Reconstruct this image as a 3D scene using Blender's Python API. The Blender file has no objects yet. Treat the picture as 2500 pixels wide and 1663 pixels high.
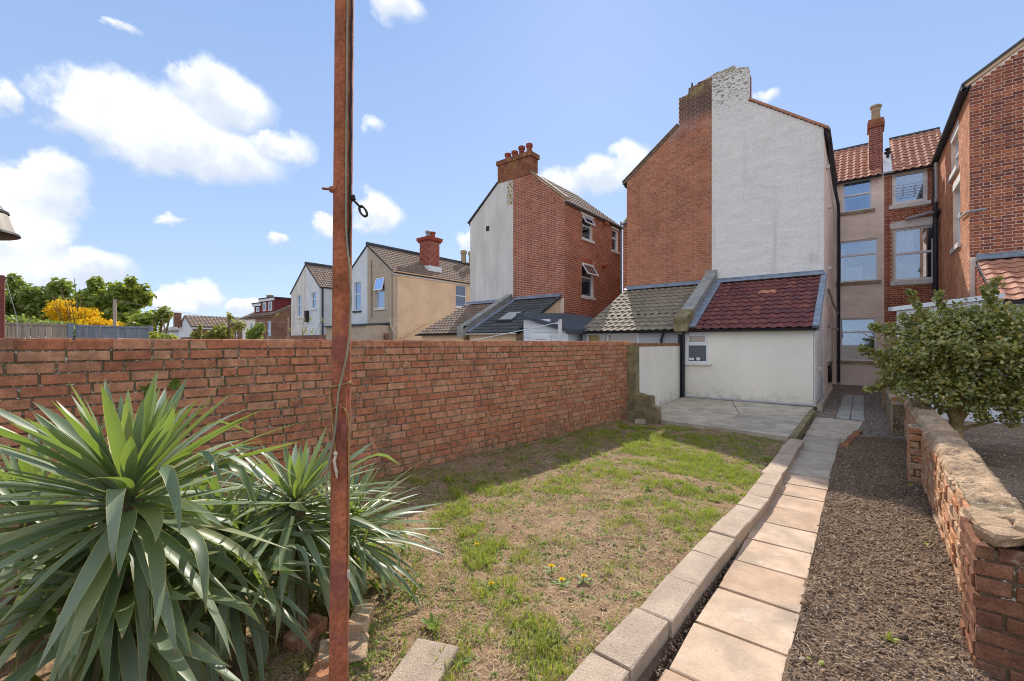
import bpy, math, random
import numpy as np
from mathutils import Vector, Matrix, Euler
from mathutils.geometry import tessellate_polygon
random.seed(7); rng=np.random.default_rng(11)
V=Vector; R=math.radians; pi=math.pi
scene=bpy.context.scene; COL=scene.collection
# ------------------------------------------------------------------ camera
YAW=38.464
cd=bpy.data.cameras.new('camera'); cam=bpy.data.objects.new('camera',cd); COL.objects.link(cam)
cam.location=(0,0,1.6); cam.rotation_euler=(R(90),0,R(YAW)); cd.sensor_width=36; cd.lens=15.41; cd.shift_y=.0026
cd.clip_start=.05; cd.clip_end=2000; scene.camera=cam
CAMP=V((0,0,1.6))
# ------------------------------------------------------------------ light
SUN_EL=39.5; SUN_AZ=-28.0            # azimuth from +Y, negative towards -X
sd=bpy.data.lights.new('sun','SUN'); sun=bpy.data.objects.new('sun',sd); COL.objects.link(sun)
sd.energy=2.85; sd.angle=R(.6); sd.color=(1,.93,.82)
sv=V((math.sin(R(SUN_AZ))*math.cos(R(SUN_EL)),math.cos(R(SUN_AZ))*math.cos(R(SUN_EL)),math.sin(R(SUN_EL))))
sun.rotation_euler=sv.to_track_quat('Z','Y').to_euler(); sun.location=(-10,20,20)
vs=scene.view_settings; vs.view_transform='Standard'; vs.look='None'; vs.gamma=1; vs.use_curve_mapping=False; vs.exposure=1.08; scene.cycles.filter_width=1.0
world=bpy.data.worlds.new('World'); scene.world=world; world.use_nodes=True
def build_sky():
    nt=world.node_tree; nt.nodes.clear(); L=nt.links.new
    def n(t,**k):
        x=nt.nodes.new(t)
        for a,b in k.items(): setattr(x,a,b)
        return x
    def mth(op,a,b=None,c=None,clamp=False):
        x=n('ShaderNodeMath',operation=op,use_clamp=clamp)
        for i,v in enumerate((a,b,c)):
            if v is None: continue
            if isinstance(v,(int,float)): x.inputs[i].default_value=v
            else: L(v,x.inputs[i])
        return x.outputs[0]
    out=n('ShaderNodeOutputWorld'); bg=n('ShaderNodeBackground'); L(bg.outputs[0],out.inputs[0])
    sky=n('ShaderNodeTexSky',sky_type='NISHITA'); sky.sun_disc=False; sky.sun_elevation=R(SUN_EL); sky.sun_rotation=R(SUN_AZ)
    sky.altitude=0; sky.air_density=1.0; sky.dust_density=.15; sky.ozone_density=2.2
    tc=n('ShaderNodeTexCoord'); sep=n('ShaderNodeSeparateXYZ'); L(tc.outputs['Generated'],sep.inputs[0])
    x,y,z=sep.outputs
    deg=180/pi
    az=mth('MULTIPLY',mth('ARCTAN2',x,y),deg); el=mth('MULTIPLY',mth('ARCSINE',z),deg)
    def noise(scale,detail,rough=.55,off=0):
        mp=n('ShaderNodeMapping'); mp.inputs['Location'].default_value=(off,off*.7,off*.3); L(tc.outputs['Generated'],mp.inputs[0])
        t=n('ShaderNodeTexNoise'); t.inputs['Scale'].default_value=scale; t.inputs['Detail'].default_value=detail; t.inputs['Roughness'].default_value=rough
        L(mp.outputs[0],t.inputs['Vector']); return t.outputs['Fac']
    n1=noise(9,7,.6); n2=noise(22,6,.6,3.1); n3=noise(4,3,.5,5.2)
    wz=mth('MULTIPLY',mth('SUBTRACT',n2,.5),5.0); we=mth('MULTIPLY',mth('SUBTRACT',n1,.5),4.5)
    az2=mth('ADD',az,wz); el2=mth('ADD',el,we)
    blobs=[(-78.5,21.0,7.2,3.6,1),(-71.6,24.7,4.6,2.9,1),(-83.2,20.3,2.7,1.8,1),(-74.3,19.5,7.9,2.9,1),(-65.9,21.4,3.4,1.5,1),(-73.2,25.7,2.7,1.9,1),(-81.1,22.6,1.8,1.4,1),
    (-85.5,13.3,2.9,2.9,1),(-86.7,9.4,3.5,3.3,1),(-82.3,6.7,3.3,2.0,1),(-86.4,6.1,3.8,2.3,1),(-84.6,15.0,1.9,1.8,1),(-92,12,5,5,1),(-87.8,20.4,.9,1.5,1),(-74.1,5.2,2.4,1.7,1),(-76.1,4.0,2.1,1.3,1),(-70.2,4.1,1.8,1.1,1),
    (-68.3,3.9,2.1,1.2,1),(-55.5,15.9,3.1,2.1,1),(-61.0,13.9,1.9,1.2,1),(-66.6,12.0,1.1,.7,.9),(-23.9,22.0,2.6,2.2,1),(-27.2,20.3,3.7,2.2,1),(-32.2,19.0,3.4,2.1,1),
    (-53.1,36.6,3.5,1.8,.85),(-8.4,26.0,1.4,.8,.9),(-80.0,28.1,1.5,.6,.7),(-76.3,12.6,1.8,.5,.7),(-42.9,12.8,3.4,2.7,.6),(-56.0,25.5,2.1,1.3,.55)]
    best=None; hsum=0.; wsum=1e-4
    for a,e,ra,re,k in blobs:
        da=mth('MULTIPLY',mth('SUBTRACT',az2,a),1/(ra*1.14)); de=mth('MULTIPLY',mth('SUBTRACT',el2,e),1/(re*1.14))
        d=mth('SQRT',mth('ADD',mth('MULTIPLY',da,da),mth('MULTIPLY',de,de)))
        f=mth('SUBTRACT',1.0+(k-1)*.8,d)
        f=mth('MULTIPLY',f,min(1.0,.45+.2*re)); wgt=mth('POWER',mth('MAXIMUM',f,.001),1.5); hsum=mth('MULTIPLY_ADD',wgt,de,hsum); wsum=mth('ADD',wsum,wgt)
        best=f if best is None else mth('SMOOTH_MAX',best,f,.22)
    dens=mth('ADD',best,mth('MULTIPLY',mth('SUBTRACT',n2,.5),.55))
    mr=n('ShaderNodeMapRange',interpolation_type='SMOOTHSTEP'); L(dens,mr.inputs[0]); mr.inputs[1].default_value=-.08; mr.inputs[2].default_value=.42
    # unseen cumulus outside the frame, cover thickened to lift the ambient light
    side=n('ShaderNodeMapRange',interpolation_type='SMOOTHSTEP'); L(mth('ABSOLUTE',mth('ADD',az,YAW)),side.inputs[0]); side.inputs[1].default_value=54; side.inputs[2].default_value=75
    gen=n('ShaderNodeMapRange',interpolation_type='SMOOTHSTEP'); L(mth('ADD',n3,mth('MULTIPLY',mth('SUBTRACT',n1,.5),.35)),gen.inputs[0]); gen.inputs[1].default_value=.42; gen.inputs[2].default_value=.57
    gm=mth('MULTIPLY',mth('MULTIPLY',gen.outputs[0],side.outputs[0]),mth('GREATER_THAN',z,0.0))
    cov=mth('MAXIMUM',mr.outputs[0],gm)
    # thin veil towards the horizon
    hz=n('ShaderNodeMapRange'); L(el,hz.inputs[0]); hz.inputs[1].default_value=-2; hz.inputs[2].default_value=48; hz.inputs[3].default_value=0.; hz.inputs[4].default_value=1.
    air=n('ShaderNodeMix',data_type='RGBA'); L(hz.outputs[0],air.inputs['Factor']); air.inputs['A'].default_value=(1.48,1.92,2.68,1); air.inputs['B'].default_value=(.80,1.28,2.42,1)
    tint=n('ShaderNodeMix',data_type='RGBA'); tint.inputs['Factor'].default_value=.86; L(sky.outputs[0],tint.inputs['A']); L(air.outputs['Result'],tint.inputs['B'])
    hrel=mth('DIVIDE',hsum,wsum)
    lum=n('ShaderNodeMapRange',interpolation_type='SMOOTHSTEP'); L(mth('ADD',mth('MULTIPLY',hrel,.55),mth('MULTIPLY',mth('SUBTRACT',n1,.5),1.5)),lum.inputs[0]); lum.inputs[1].default_value=-.38; lum.inputs[2].default_value=.62
    cc=n('ShaderNodeMix',data_type='RGBA'); L(lum.outputs[0],cc.inputs['Factor']); cc.inputs['A'].default_value=(2.35,2.62,3.05,1); cc.inputs['B'].default_value=(4.3,4.25,4.2,1)
    mx=n('ShaderNodeMix',data_type='RGBA'); L(cov,mx.inputs['Factor']); L(tint.outputs['Result'],mx.inputs['A']); L(cc.outputs['Result'],mx.inputs['B'])
    L(mx.outputs['Result'],bg.inputs[0]); bg.inputs[1].default_value=.15
build_sky()
# ------------------------------------------------------------------ helpers
WL={}
def link(o,parent=None,loc=(0,0,0)):
    COL.objects.link(o); loc=V(loc)
    if parent is not None:
        o.parent=parent; o.location=loc-WL[parent]
    else: o.location=loc
    WL[o]=loc; return o
def thing(name,label,cat,loc,group=None):
    o=bpy.data.objects.new(name,None); o.empty_display_size=.2; link(o,None,loc); o['label']=label; o['category']=cat
    if group: o['group']=group
    return o
def tag(o,label,cat,group=None):
    o['label']=label; o['category']=cat
    if group: o['group']=group
    return o
def mesh_of(name,verts,faces,rn=None,attrs=None,smooth=False):
    me=bpy.data.meshes.new(name); me.from_pydata([tuple(v) for v in verts],[],faces)
    if rn is not None:
        a=me.attributes.new('rnd','FLOAT','FACE'); a.data.foreach_set('value',np.asarray(rn,dtype=np.float32))
    if attrs:
        for k,vals in attrs.items():
            a=me.attributes.new(k,'FLOAT','POINT'); a.data.foreach_set('value',np.asarray(vals,dtype=np.float32))
    if smooth: me.shade_smooth()
    return me
def place(name,me,mat,parent=None,loc=(0,0,0),rot=None,scale=None,kind=None):
    o=bpy.data.objects.new(name,me); link(o,parent,loc)
    if mat and not me.materials: me.materials.append(mat)
    if rot is not None: o.rotation_euler=rot
    if scale is not None: o.scale=scale
    if kind: o['kind']=kind
    return o
class MB:
    def __init__(s): s.v=[];s.f=[];s.r=[];s.cur=0.
    def face(s,*idx): s.f.append(idx); s.r.append(s.cur)
    def pts(s,ps): b=len(s.v); s.v+= [V(p) for p in ps]; return b
    def quad(s,a,b,c,d): i=s.pts((a,b,c,d)); s.face(i,i+1,i+2,i+3)
    def hexa(s,p):                       # 8 points: bottom 0-3 ccw, top 4-7
        i=s.pts(p)
        for q in ((3,2,1,0),(4,5,6,7),(0,1,5,4),(1,2,6,5),(2,3,7,6),(3,0,4,7)): s.face(*[i+k for k in q])
    def box(s,x0,x1,y0,y1,z0,z1): s.hexa([(x0,y0,z0),(x1,y0,z0),(x1,y1,z0),(x0,y1,z0),(x0,y0,z1),(x1,y0,z1),(x1,y1,z1),(x0,y1,z1)])
    def obox(s,O,U,N,u0,u1,n0,n1,z0,z1,Z=V((0,0,1))):   # box in a wall frame: along U, outward N, up Z
        P=lambda u,n,z:O+U*u+N*n+Z*z
        s.hexa([P(u0,n1,z0),P(u1,n1,z0),P(u1,n0,z0),P(u0,n0,z0),P(u0,n1,z1),P(u1,n1,z1),P(u1,n0,z1),P(u0,n0,z1)])
    def bevbox(s,M,sx,sy,sz,c,jit=0.):  # block with chamfered edges, centred, matrix M
        hx,hy,hz=sx/2,sy/2,sz/2; b=len(s.v); rings=[]
        for z,ins in ((-hz,c),(-hz+c,0),(hz-c,0),(hz,c)):
            ring=[]
            for (x,y) in ((-hx+c,-hy),(hx-c,-hy),(hx,-hy+c),(hx,hy-c),(hx-c,hy),(-hx+c,hy),(-hx,hy-c),(-hx,-hy+c)):
                k=1-ins/max(hx,.001); l=1-ins/max(hy,.001)
                p=V((x*k,y*l,z))+V((random.uniform(-jit,jit),random.uniform(-jit,jit),random.uniform(-jit,jit)))
                ring.append(len(s.v)); s.v.append(M@p)
            rings.append(ring)
        for a,r in zip(rings[:-1],rings[1:]):
            for i in range(8): s.face(a[i],a[(i+1)%8],r[(i+1)%8],r[i])
        s.face(*rings[0][::-1]); s.face(*rings[-1])
    def tube(s,P,rad,n=8,cap=True):
        P=[V(p) for p in P]; rad=[rad]*len(P) if isinstance(rad,(int,float)) else rad
        rings=[]; up=V((0,0,1))
        ref=None
        for i,p in enumerate(P):
            d=(P[min(i+1,len(P)-1)]-P[max(i-1,0)]).normalized()
            if ref is None: ref=d.orthogonal().normalized()
            a=(ref-d*ref.dot(d)); a=a.normalized() if a.length>1e-5 else d.orthogonal().normalized(); ref=a; b=d.cross(a)
            rings.append(s.pts([p+(a*math.cos(2*pi*k/n)+b*math.sin(2*pi*k/n))*rad[i] for k in range(n)]))
        for a,b in zip(rings[:-1],rings[1:]):
            for k in range(n): s.face(a+k,a+(k+1)%n,b+(k+1)%n,b+k)
        if cap: s.face(*[rings[0]+k for k in range(n)][::-1]); s.face(*[rings[-1]+k for k in range(n)])
    def lathe(s,prof,M=Matrix(),n=16):
        rings=[s.pts([M@V((r*math.cos(2*pi*k/n),r*math.sin(2*pi*k/n),z)) for k in range(n)]) for r,z in prof]
        for a,b in zip(rings[:-1],rings[1:]):
            for k in range(n): s.face(a+k,a+(k+1)%n,b+(k+1)%n,b+k)
        s.face(*[rings[0]+k for k in range(n)][::-1]); s.face(*[rings[-1]+k for k in range(n)])
    def prism(s,poly,axis0,axis1,O,D):    # polygon in plane (axis0,axis1) extruded by D
        O,a,b,D=V(O),V(axis0),V(axis1),V(D); n=len(poly)
        f=s.pts([O+a*x+b*y for x,y in poly]); g=s.pts([O+a*x+b*y+D for x,y in poly])
        s.face(*[f+i for i in range(n)]); s.face(*[g+i for i in range(n)][::-1])
        for i in range(n): s.face(f+i,g+i,g+(i+1)%n,f+(i+1)%n)
    def build(s,name,mat,parent=None,kind=None,smooth=False):
        me=mesh_of(name,s.v,s.f,s.r,smooth=False)
        if smooth:
            me.polygons.foreach_set('use_smooth',[True]*len(me.polygons)); me.set_sharp_from_angle(angle=R(40))
        return place(name,me,mat,parent,kind=kind)
def np_obj(name,Vs,F,rn,mat,parent=None,kind=None,smooth=False):
    """Vs (N,k,3) verts of N equal pieces, F faces (m,j) of one piece, rn (N,)"""
    N,k,_=Vs.shape; m,j=F.shape
    me=bpy.data.meshes.new(name); me.vertices.add(N*k); me.vertices.foreach_set('co',Vs.reshape(-1).astype(np.float32))
    idx=(F[None]+(np.arange(N)*k)[:,None,None]).reshape(-1).astype(np.int32)
    me.loops.add(len(idx)); me.loops.foreach_set('vertex_index',idx)
    me.polygons.add(N*m); me.polygons.foreach_set('loop_start',(np.arange(N*m)*j).astype(np.int32))
    me.update(calc_edges=True)
    a=me.attributes.new('rnd','FLOAT','FACE'); a.data.foreach_set('value',np.repeat(rn,m).astype(np.float32))
    if smooth: me.polygons.foreach_set('use_smooth',[True]*(N*m))
    return place(name,me,mat,parent,kind=kind)
def seen(p,m=0.06):
    d=V(p)-CAMP; c,s_=math.cos(R(YAW)),math.sin(R(YAW)); r=c*d.x+s_*d.y; f=-s_*d.x+c*d.y
    if f<.1: return False
    return abs(r/f)<1.168+m and abs(d.z/f)<.79+m
def vnoise(x,y,s,seed=0):
    """value noise on arrays"""
    g=np.random.default_rng(seed).random((64,64)); X=np.asarray(x)/s; Y=np.asarray(y)/s
    xi=np.floor(X).astype(int); yi=np.floor(Y).astype(int); fx=X-xi; fy=Y-yi; fx=fx*fx*(3-2*fx); fy=fy*fy*(3-2*fy)
    G=lambda a,b:g[a%64,b%64]
    return (G(xi,yi)*(1-fx)+G(xi+1,yi)*fx)*(1-fy)+(G(xi,yi+1)*(1-fx)+G(xi+1,yi+1)*fx)*fy
# ------------------------------------------------------------------ materials
def surf(name,cols,rough=.8,spec=.3,vary=(6,.35),stains=(),bump=(40,.3),attr_random=True,transl=0,trcol=None,metal=0,const=False,fine=(0,0),stretch=None,margin=None,dist=.01,zst=(),streak=None):
    m=bpy.data.materials.new(name); m.use_nodes=True; nt=m.node_tree; nt.nodes.clear(); L=nt.links.new
    def n(t,**k):
        x=nt.nodes.new(t)
        for a,b in k.items(): setattr(x,a,b)
        return x
    out=n('ShaderNodeOutputMaterial'); b=n('ShaderNodeBsdfPrincipled'); L(b.outputs[0],out.inputs[0])
    b.inputs['Roughness'].default_value=rough; b.inputs['Specular IOR Level'].default_value=spec; b.inputs['Metallic'].default_value=metal
    geo=n('ShaderNodeNewGeometry'); pos=geo.outputs['Position']
    if stretch:
        mp=n('ShaderNodeMapping'); mp.inputs['Scale'].default_value=stretch; L(pos,mp.inputs[0]); spos=mp.outputs[0]
    else: spos=pos
    def noise(sc,det=5,v=None,rough=.6):
        t=n('ShaderNodeTexNoise'); t.inputs['Scale'].default_value=sc; t.inputs['Detail'].default_value=det; t.inputs['Roughness'].default_value=rough
        L(v or pos,t.inputs['Vector']); return t.outputs['Fac']
    def mix(f,a,c,bt='MIX'):
        x=n('ShaderNodeMix',data_type='RGBA',blend_type=bt)
        for s_,v in (('Factor',f),('A',a),('B',c)):
            if isinstance(v,(int,float)): x.inputs[s_].default_value=v
            elif isinstance(v,tuple): x.inputs[s_].default_value=(*v,1)
            else: L(v,x.inputs[s_])
        return x.outputs['Result']
    def mrange(v,a,c,d=0,e=1):
        x=n('ShaderNodeMapRange',interpolation_type='SMOOTHSTEP'); L(v,x.inputs[0])
        for i,q in enumerate((a,c,d,e)): x.inputs[1+i].default_value=q
        return x.outputs[0]
    if len(cols)>1:
        at=n('ShaderNodeAttribute',attribute_name='rnd'); oi=n('ShaderNodeObjectInfo')
        ad=n('ShaderNodeMath',operation='ADD'); L(at.outputs['Fac'],ad.inputs[0]); L(oi.outputs['Random'],ad.inputs[1])
        fr=n('ShaderNodeMath',operation='FRACT'); L(ad.outputs[0],fr.inputs[0])
        cr=n('ShaderNodeValToRGB'); cr.color_ramp.interpolation='CONSTANT' if const else 'LINEAR'
        els=cr.color_ramp.elements
        while len(els)<len(cols): els.new(.5)
        for i,c in enumerate(cols): els[i].position=i/(len(cols) if const else max(1,len(cols)-1)); els[i].color=(*c,1)
        L(fr.outputs[0],cr.inputs[0]); col=cr.outputs[0]
    else: col=mix(0.,cols[0],cols[0])
    if vary[1]:
        f=noise(vary[0],5,spos); v=mrange(f,.25,.75,1-vary[1],1+vary[1]); cmb=n('ShaderNodeCombineColor'); [L(v,cmb.inputs[i]) for i in range(3)]
        col=mix(1.,col,cmb.outputs[0],'MULTIPLY')
    if fine[1]:
        f=noise(fine[0],3); v=mrange(f,.3,.7,1-fine[1],1+fine[1]); cmb=n('ShaderNodeCombineColor'); [L(v,cmb.inputs[i]) for i in range(3)]
        col=mix(1.,col,cmb.outputs[0],'MULTIPLY')
    for st in stains:                     # (scale,color,lo,hi[,strength])
        f=mrange(noise(st[0],6,None,.65),st[2],st[3],0,st[4] if len(st)>4 else 1.); col=mix(f,col,st[1])
    if streak:                            # rain streaks: scale,color,lo,hi,strength
        mp2=n('ShaderNodeMapping'); mp2.inputs['Scale'].default_value=(1,1,.10); L(pos,mp2.inputs[0]); col=mix(mrange(noise(streak[0],5,mp2.outputs[0]),streak[2],streak[3],0,streak[4]),col,streak[1])
    for st in zst:                        # weathering bound to a height band: z0,z1,scale,color,lo,hi,strength
        sx=n('ShaderNodeSeparateXYZ'); L(pos,sx.inputs[0]); a_=mrange(sx.outputs[2],st[0],st[1]); b_=mrange(noise(st[2],6,spos,.65),st[4],st[5],0,st[6]); mm=n('ShaderNodeMath',operation='MULTIPLY'); L(a_,mm.inputs[0]); L(b_,mm.inputs[1]); col=mix(mm.outputs[0],col,st[3])
    if margin:                            # leaf: pale edge and lengthwise ribs
        ac=n('ShaderNodeAttribute',attribute_name='across'); ab=n('ShaderNodeMath',operation='ABSOLUTE'); L(ac.outputs['Fac'],ab.inputs[0])
        w=n('ShaderNodeMath',operation='MULTIPLY'); L(ac.outputs['Fac'],w.inputs[0]); w.inputs[1].default_value=26
        sn=n('ShaderNodeMath',operation='SINE'); L(w.outputs[0],sn.inputs[0])
        v=mrange(sn.outputs[0],-1,1,.78,1.18); cmb=n('ShaderNodeCombineColor'); [L(v,cmb.inputs[i]) for i in range(3)]
        col=mix(1.,col,cmb.outputs[0],'MULTIPLY'); col=mix(mrange(ab.outputs[0],.9,.96),col,margin); al=n('ShaderNodeAttribute',attribute_name='along'); col=mix(mrange(al.outputs['Fac'],.93,.99),col,(.22,.12,.06))
    L(col,b.inputs['Base Color'])
    if bump[1]:
        bp=n('ShaderNodeBump'); bp.inputs['Strength'].default_value=bump[1]; bp.inputs['Distance'].default_value=dist
        L(noise(bump[0],6,spos,.65),bp.inputs['Height']); L(bp.outputs[0],b.inputs['Normal'])
    if transl:
        tr=n('ShaderNodeBsdfTranslucent'); ms=n('ShaderNodeMixShader'); ms.inputs[0].default_value=transl
        if trcol: L(mix(.75,col,trcol),tr.inputs[0])
        else: L(col,tr.inputs[0])
        L(b.outputs[0],ms.inputs[1]); L(tr.outputs[0],ms.inputs[2]); L(ms.outputs[0],out.inputs[0])
    return m
def glass_mat(name,dark=(.03,.035,.04),refl=.45):
    m=bpy.data.materials.new(name); m.use_nodes=True; nt=m.node_tree; nt.nodes.clear(); L=nt.links.new
    o=nt.nodes.new('ShaderNodeOutputMaterial'); d=nt.nodes.new('ShaderNodeBsdfPrincipled'); d.inputs['Base Color'].default_value=(*dark,1); d.inputs['Roughness'].default_value=.5
    g=nt.nodes.new('ShaderNodeBsdfGlossy'); g.inputs['Roughness'].default_value=.03; g.inputs['Color'].default_value=(.55,.70,.92,1)
    lw=nt.nodes.new('ShaderNodeFresnel'); lw.inputs['IOR'].default_value=1.5
    ma=nt.nodes.new('ShaderNodeMath'); ma.operation='ADD'; ma.use_clamp=True; L(lw.outputs[0],ma.inputs[0]); ma.inputs[1].default_value=refl
    tx=nt.nodes.new('ShaderNodeTexNoise'); tx.inputs['Scale'].default_value=2.5; bp=nt.nodes.new('ShaderNodeBump'); bp.inputs['Strength'].default_value=.03; bp.inputs['Distance'].default_value=.03
    ge=nt.nodes.new('ShaderNodeNewGeometry'); L(ge.outputs['Position'],tx.inputs['Vector']); L(tx.outputs['Fac'],bp.inputs['Height']); L(bp.outputs[0],g.inputs['Normal'])
    mx=nt.nodes.new('ShaderNodeMixShader'); L(ma.outputs[0],mx.inputs[0]); L(d.outputs[0],mx.inputs[1]); L(g.outputs[0],mx.inputs[2]); L(mx.outputs[0],o.inputs[0]); return m
def clear_glass(name):
    m=bpy.data.materials.new(name); m.use_nodes=True; nt=m.node_tree; nt.nodes.clear(); L=nt.links.new
    o=nt.nodes.new('ShaderNodeOutputMaterial'); t=nt.nodes.new('ShaderNodeBsdfTransparent'); g=nt.nodes.new('ShaderNodeBsdfGlossy'); g.inputs['Roughness'].default_value=.02; g.inputs['Color'].default_value=(.62,.76,.95,1)
    f=nt.nodes.new('ShaderNodeFresnel'); f.inputs['IOR'].default_value=1.5; a=nt.nodes.new('ShaderNodeMath'); a.operation='ADD'; a.use_clamp=True; L(f.outputs[0],a.inputs[0]); a.inputs[1].default_value=.24
    x=nt.nodes.new('ShaderNodeMixShader'); L(a.outputs[0],x.inputs[0]); L(t.outputs[0],x.inputs[1]); L(g.outputs[0],x.inputs[2]); L(x.outputs[0],o.inputs[0]); return m
m_clear=clear_glass('clear_glass')
m_roomshade=surf('room_shade',[(.03,.027,.025)],.9,.1,(3,.1),[],(10,0)); m_curtain=surf('cream_curtain',[(.62,.55,.46)],.9,.1,(3,.1),[],(10,0)); m_tan=surf('tan_curtain',[(.46,.24,.10)],.9,.1,(6,.3),[],(10,0)); m_blind=surf('pale_blind',[(.66,.68,.70)],.9,.1,(3,.1),[],(10,0))
m_mortar=surf('old_mortar',[(.20,.155,.095)],.95,.1,(5,.4),[(42,(.70,.66,.57),.55,.63,.95),(3,(.10,.085,.05),.5,.7,.6)],(60,.8))
m_brick=surf('garden_brick',[(.54,.215,.115),(.49,.18,.095),(.56,.255,.145),(.50,.25,.14),(.43,.16,.09),(.54,.225,.12),(.55,.29,.17),(.48,.185,.10)],.9,.15,(14,.28),
  [(1.6,(.15,.095,.065),.52,.74,.65),(4.5,(.17,.115,.08),.56,.74,.5),(26,(.15,.10,.075),.62,.72,.5),(75,(.70,.66,.58),.68,.73,.8),(6,(.52,.40,.27),.60,.75,.5)],(70,.6),fine=(120,.16),zst=[(.42,.02,9,(.13,.13,.07),.40,.65,.75)])
m_hmortar=surf('lime_mortar',[(.60,.46,.36)],.95,.1,(2,.2),[(1.2,(.30,.2,.14),.5,.7,.5)],(80,.3))
m_hbrick=surf('gable_brick',[(.50,.185,.10),(.43,.15,.082),(.54,.22,.12),(.38,.135,.08),(.51,.215,.125)],.9,.12,(1.2,.25),
  [(.9,(.52,.21,.11),.5,.7,.45),(.7,(.20,.085,.06),.58,.75,.6),(12,(.11,.06,.05),.64,.74,.5)],(60,.4),fine=(60,.12),zst=[(8.2,8.8,1.6,(.50,.34,.34),.42,.62,.6),(8.9,9.4,2.5,(.10,.065,.055),.24,.48,.9),(9.8,10.1,5,(.34,.28,.10),.42,.58,.85)])
m_lbmortar=surf('pale_mortar',[(.82,.66,.55)],.95,.1,(2,.2),[],(80,.3))
m_lbbrick=surf('dark_red_brick',[(.40,.125,.072),(.34,.10,.06),(.44,.15,.085),(.28,.085,.056),(.40,.145,.08)],.9,.12,(1.4,.22),[(.8,(.36,.11,.055),.5,.72,.5)],(60,.4),fine=(60,.12))
m_rbrick=surf('mottled_brick',[(.36,.11,.062),(.21,.075,.058),(.52,.175,.075),(.27,.09,.06),(.44,.14,.068),(.17,.065,.055),(.34,.115,.072)],.9,.12,(3,.2),[(.9,(.11,.05,.045),.56,.74,.5)],(60,.4),fine=(60,.14))
m_wbrick=surf('whitewashed_brick',[(.87,.835,.78)],.85,.15,(1.5,.07),[(1.1,(.56,.53,.49),.56,.80,.5),(4,(.50,.47,.43),.62,.76,.3),(.5,(.68,.65,.61),.55,.8,.35)],(26,.55),fine=(14,.06),stretch=(1,1,3.2),dist=.02,streak=(1.6,(.50,.475,.44),.54,.78,.6),zst=[(8.7,9.9,9,(.06,.055,.045),.50,.60,.9),(10.0,10.3,5,(.30,.25,.09),.42,.6,.8)])
m_pink=surf('pinkish_painted_brick',[(.88,.76,.67)],.85,.15,(1.5,.1),[(2.2,(.42,.34,.28),.6,.76,.5)],(24,.4),stretch=(1,1,3),dist=.015)
m_sidewhite=surf('weathered_white_paint',[(.78,.74,.69)],.8,.2,(2,.12),[(3,(.45,.40,.34),.6,.75,.5)],(30,.5))
m_white=surf('white_render',[(.88,.82,.71)],.75,.2,(1.2,.05),[(.8,(.62,.58,.50),.62,.85,.35)],(18,.25),streak=(2.5,(.66,.61,.52),.58,.8,.4),zst=[(.55,.10,5,(.42,.38,.28),.42,.68,.6)])
m_grender=surf('grey_render',[(.72,.69,.64)],.9,.1,(1.5,.12),[(.9,(.36,.34,.31),.55,.8,.5)],(50,.3),stretch=(1.5,1.5,.4),streak=(2,(.44,.42,.38),.52,.75,.6))
m_cream=surf('cream_render',[(.78,.56,.36)],.85,.15,(1,.1),[(1.6,(.55,.34,.20),.6,.75,.5),(16,(.25,.17,.11),.71,.76,.6)],(30,.3))
m_taupe=surf('taupe_painted_brick',[(.50,.41,.31)],.85,.15,(1.5,.12),[(2,(.28,.23,.17),.6,.75,.5)],(26,.4),stretch=(1,1,2.6))
m_paleblue=surf('pale_painted_wall',[(.70,.74,.76)],.85,.15,(1.5,.08),[(1,(.5,.52,.52),.6,.8,.4)],(30,.2))
m_grey=surf('grey_painted_wall',[(.42,.42,.43)],.85,.15,(1.5,.1),[],(30,.2))
m_concrete=surf('concrete',[(.47,.41,.315),(.43,.375,.29),(.50,.44,.345)],.92,.1,(3,.25),[(2,(.20,.18,.13),.55,.72,.55),(30,(.17,.15,.11),.62,.72,.4)],(50,.6),fine=(90,.15))
m_coping=surf('coping_concrete',[(.33,.32,.29)],.92,.1,(3,.25),[(3,(.15,.14,.12),.55,.72,.6)],(50,.5))
m_mossy=surf('mossy_concrete',[(.25,.205,.115)],.95,.1,(6,.35),[(14,(.42,.40,.30),.62,.7,.6),(4,(.09,.08,.04),.52,.7,.6)],(40,.9))
m_slab=surf('buff_slab',[(.50,.35,.24),(.44,.30,.205),(.53,.395,.28),(.47,.32,.22)],.85,.2,(5,.18),[(2.3,(.31,.25,.19),.47,.72,.8),(7,(.55,.47,.37),.58,.72,.5),(22,(.25,.18,.13),.64,.72,.5),(3.5,(.66,.55,.45),.55,.75,.5),(9,(.36,.245,.17),.60,.75,.5)],(60,.35),fine=(130,.08))
m_shadeslab=surf('shaded_slab',[(.46,.39,.30),(.40,.34,.27),(.49,.41,.32)],.9,.15,(5,.2),[(5,(.18,.16,.13),.55,.75,.5)],(50,.5),fine=(120,.1))  # greyer slab tone with the house shade put into its colour
m_block=surf('kerb_block',[(.52,.41,.31),(.46,.355,.27),(.55,.44,.34)],.95,.1,(5,.15),[(75,(.16,.12,.085),.60,.66,.8),(4,(.40,.27,.16),.6,.75,.4)],(110,1.0),fine=(150,.2))
m_frame=surf('white_upvc',[(.80,.80,.80)],.35,.45,(3,.04),[],(10,0))
m_sillm=surf('painted_sill',[(.72,.70,.68)],.6,.3,(5,.12),[(9,(.3,.27,.22),.6,.75,.5)],(40,.2))
m_msill=surf('mossy_sill',[(.34,.28,.19)],.9,.2,(8,.3),[(14,(.12,.1,.06),.55,.7,.6)],(40,.5))
m_glass=glass_mat('window_glass'); m_glassd=glass_mat('dark_glass',(.05,.05,.05),.12); m_glassc=glass_mat('curtained_glass',(.45,.42,.38),.2); m_glasso=glass_mat('amber_glass',(.45,.28,.10),.1)
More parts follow.
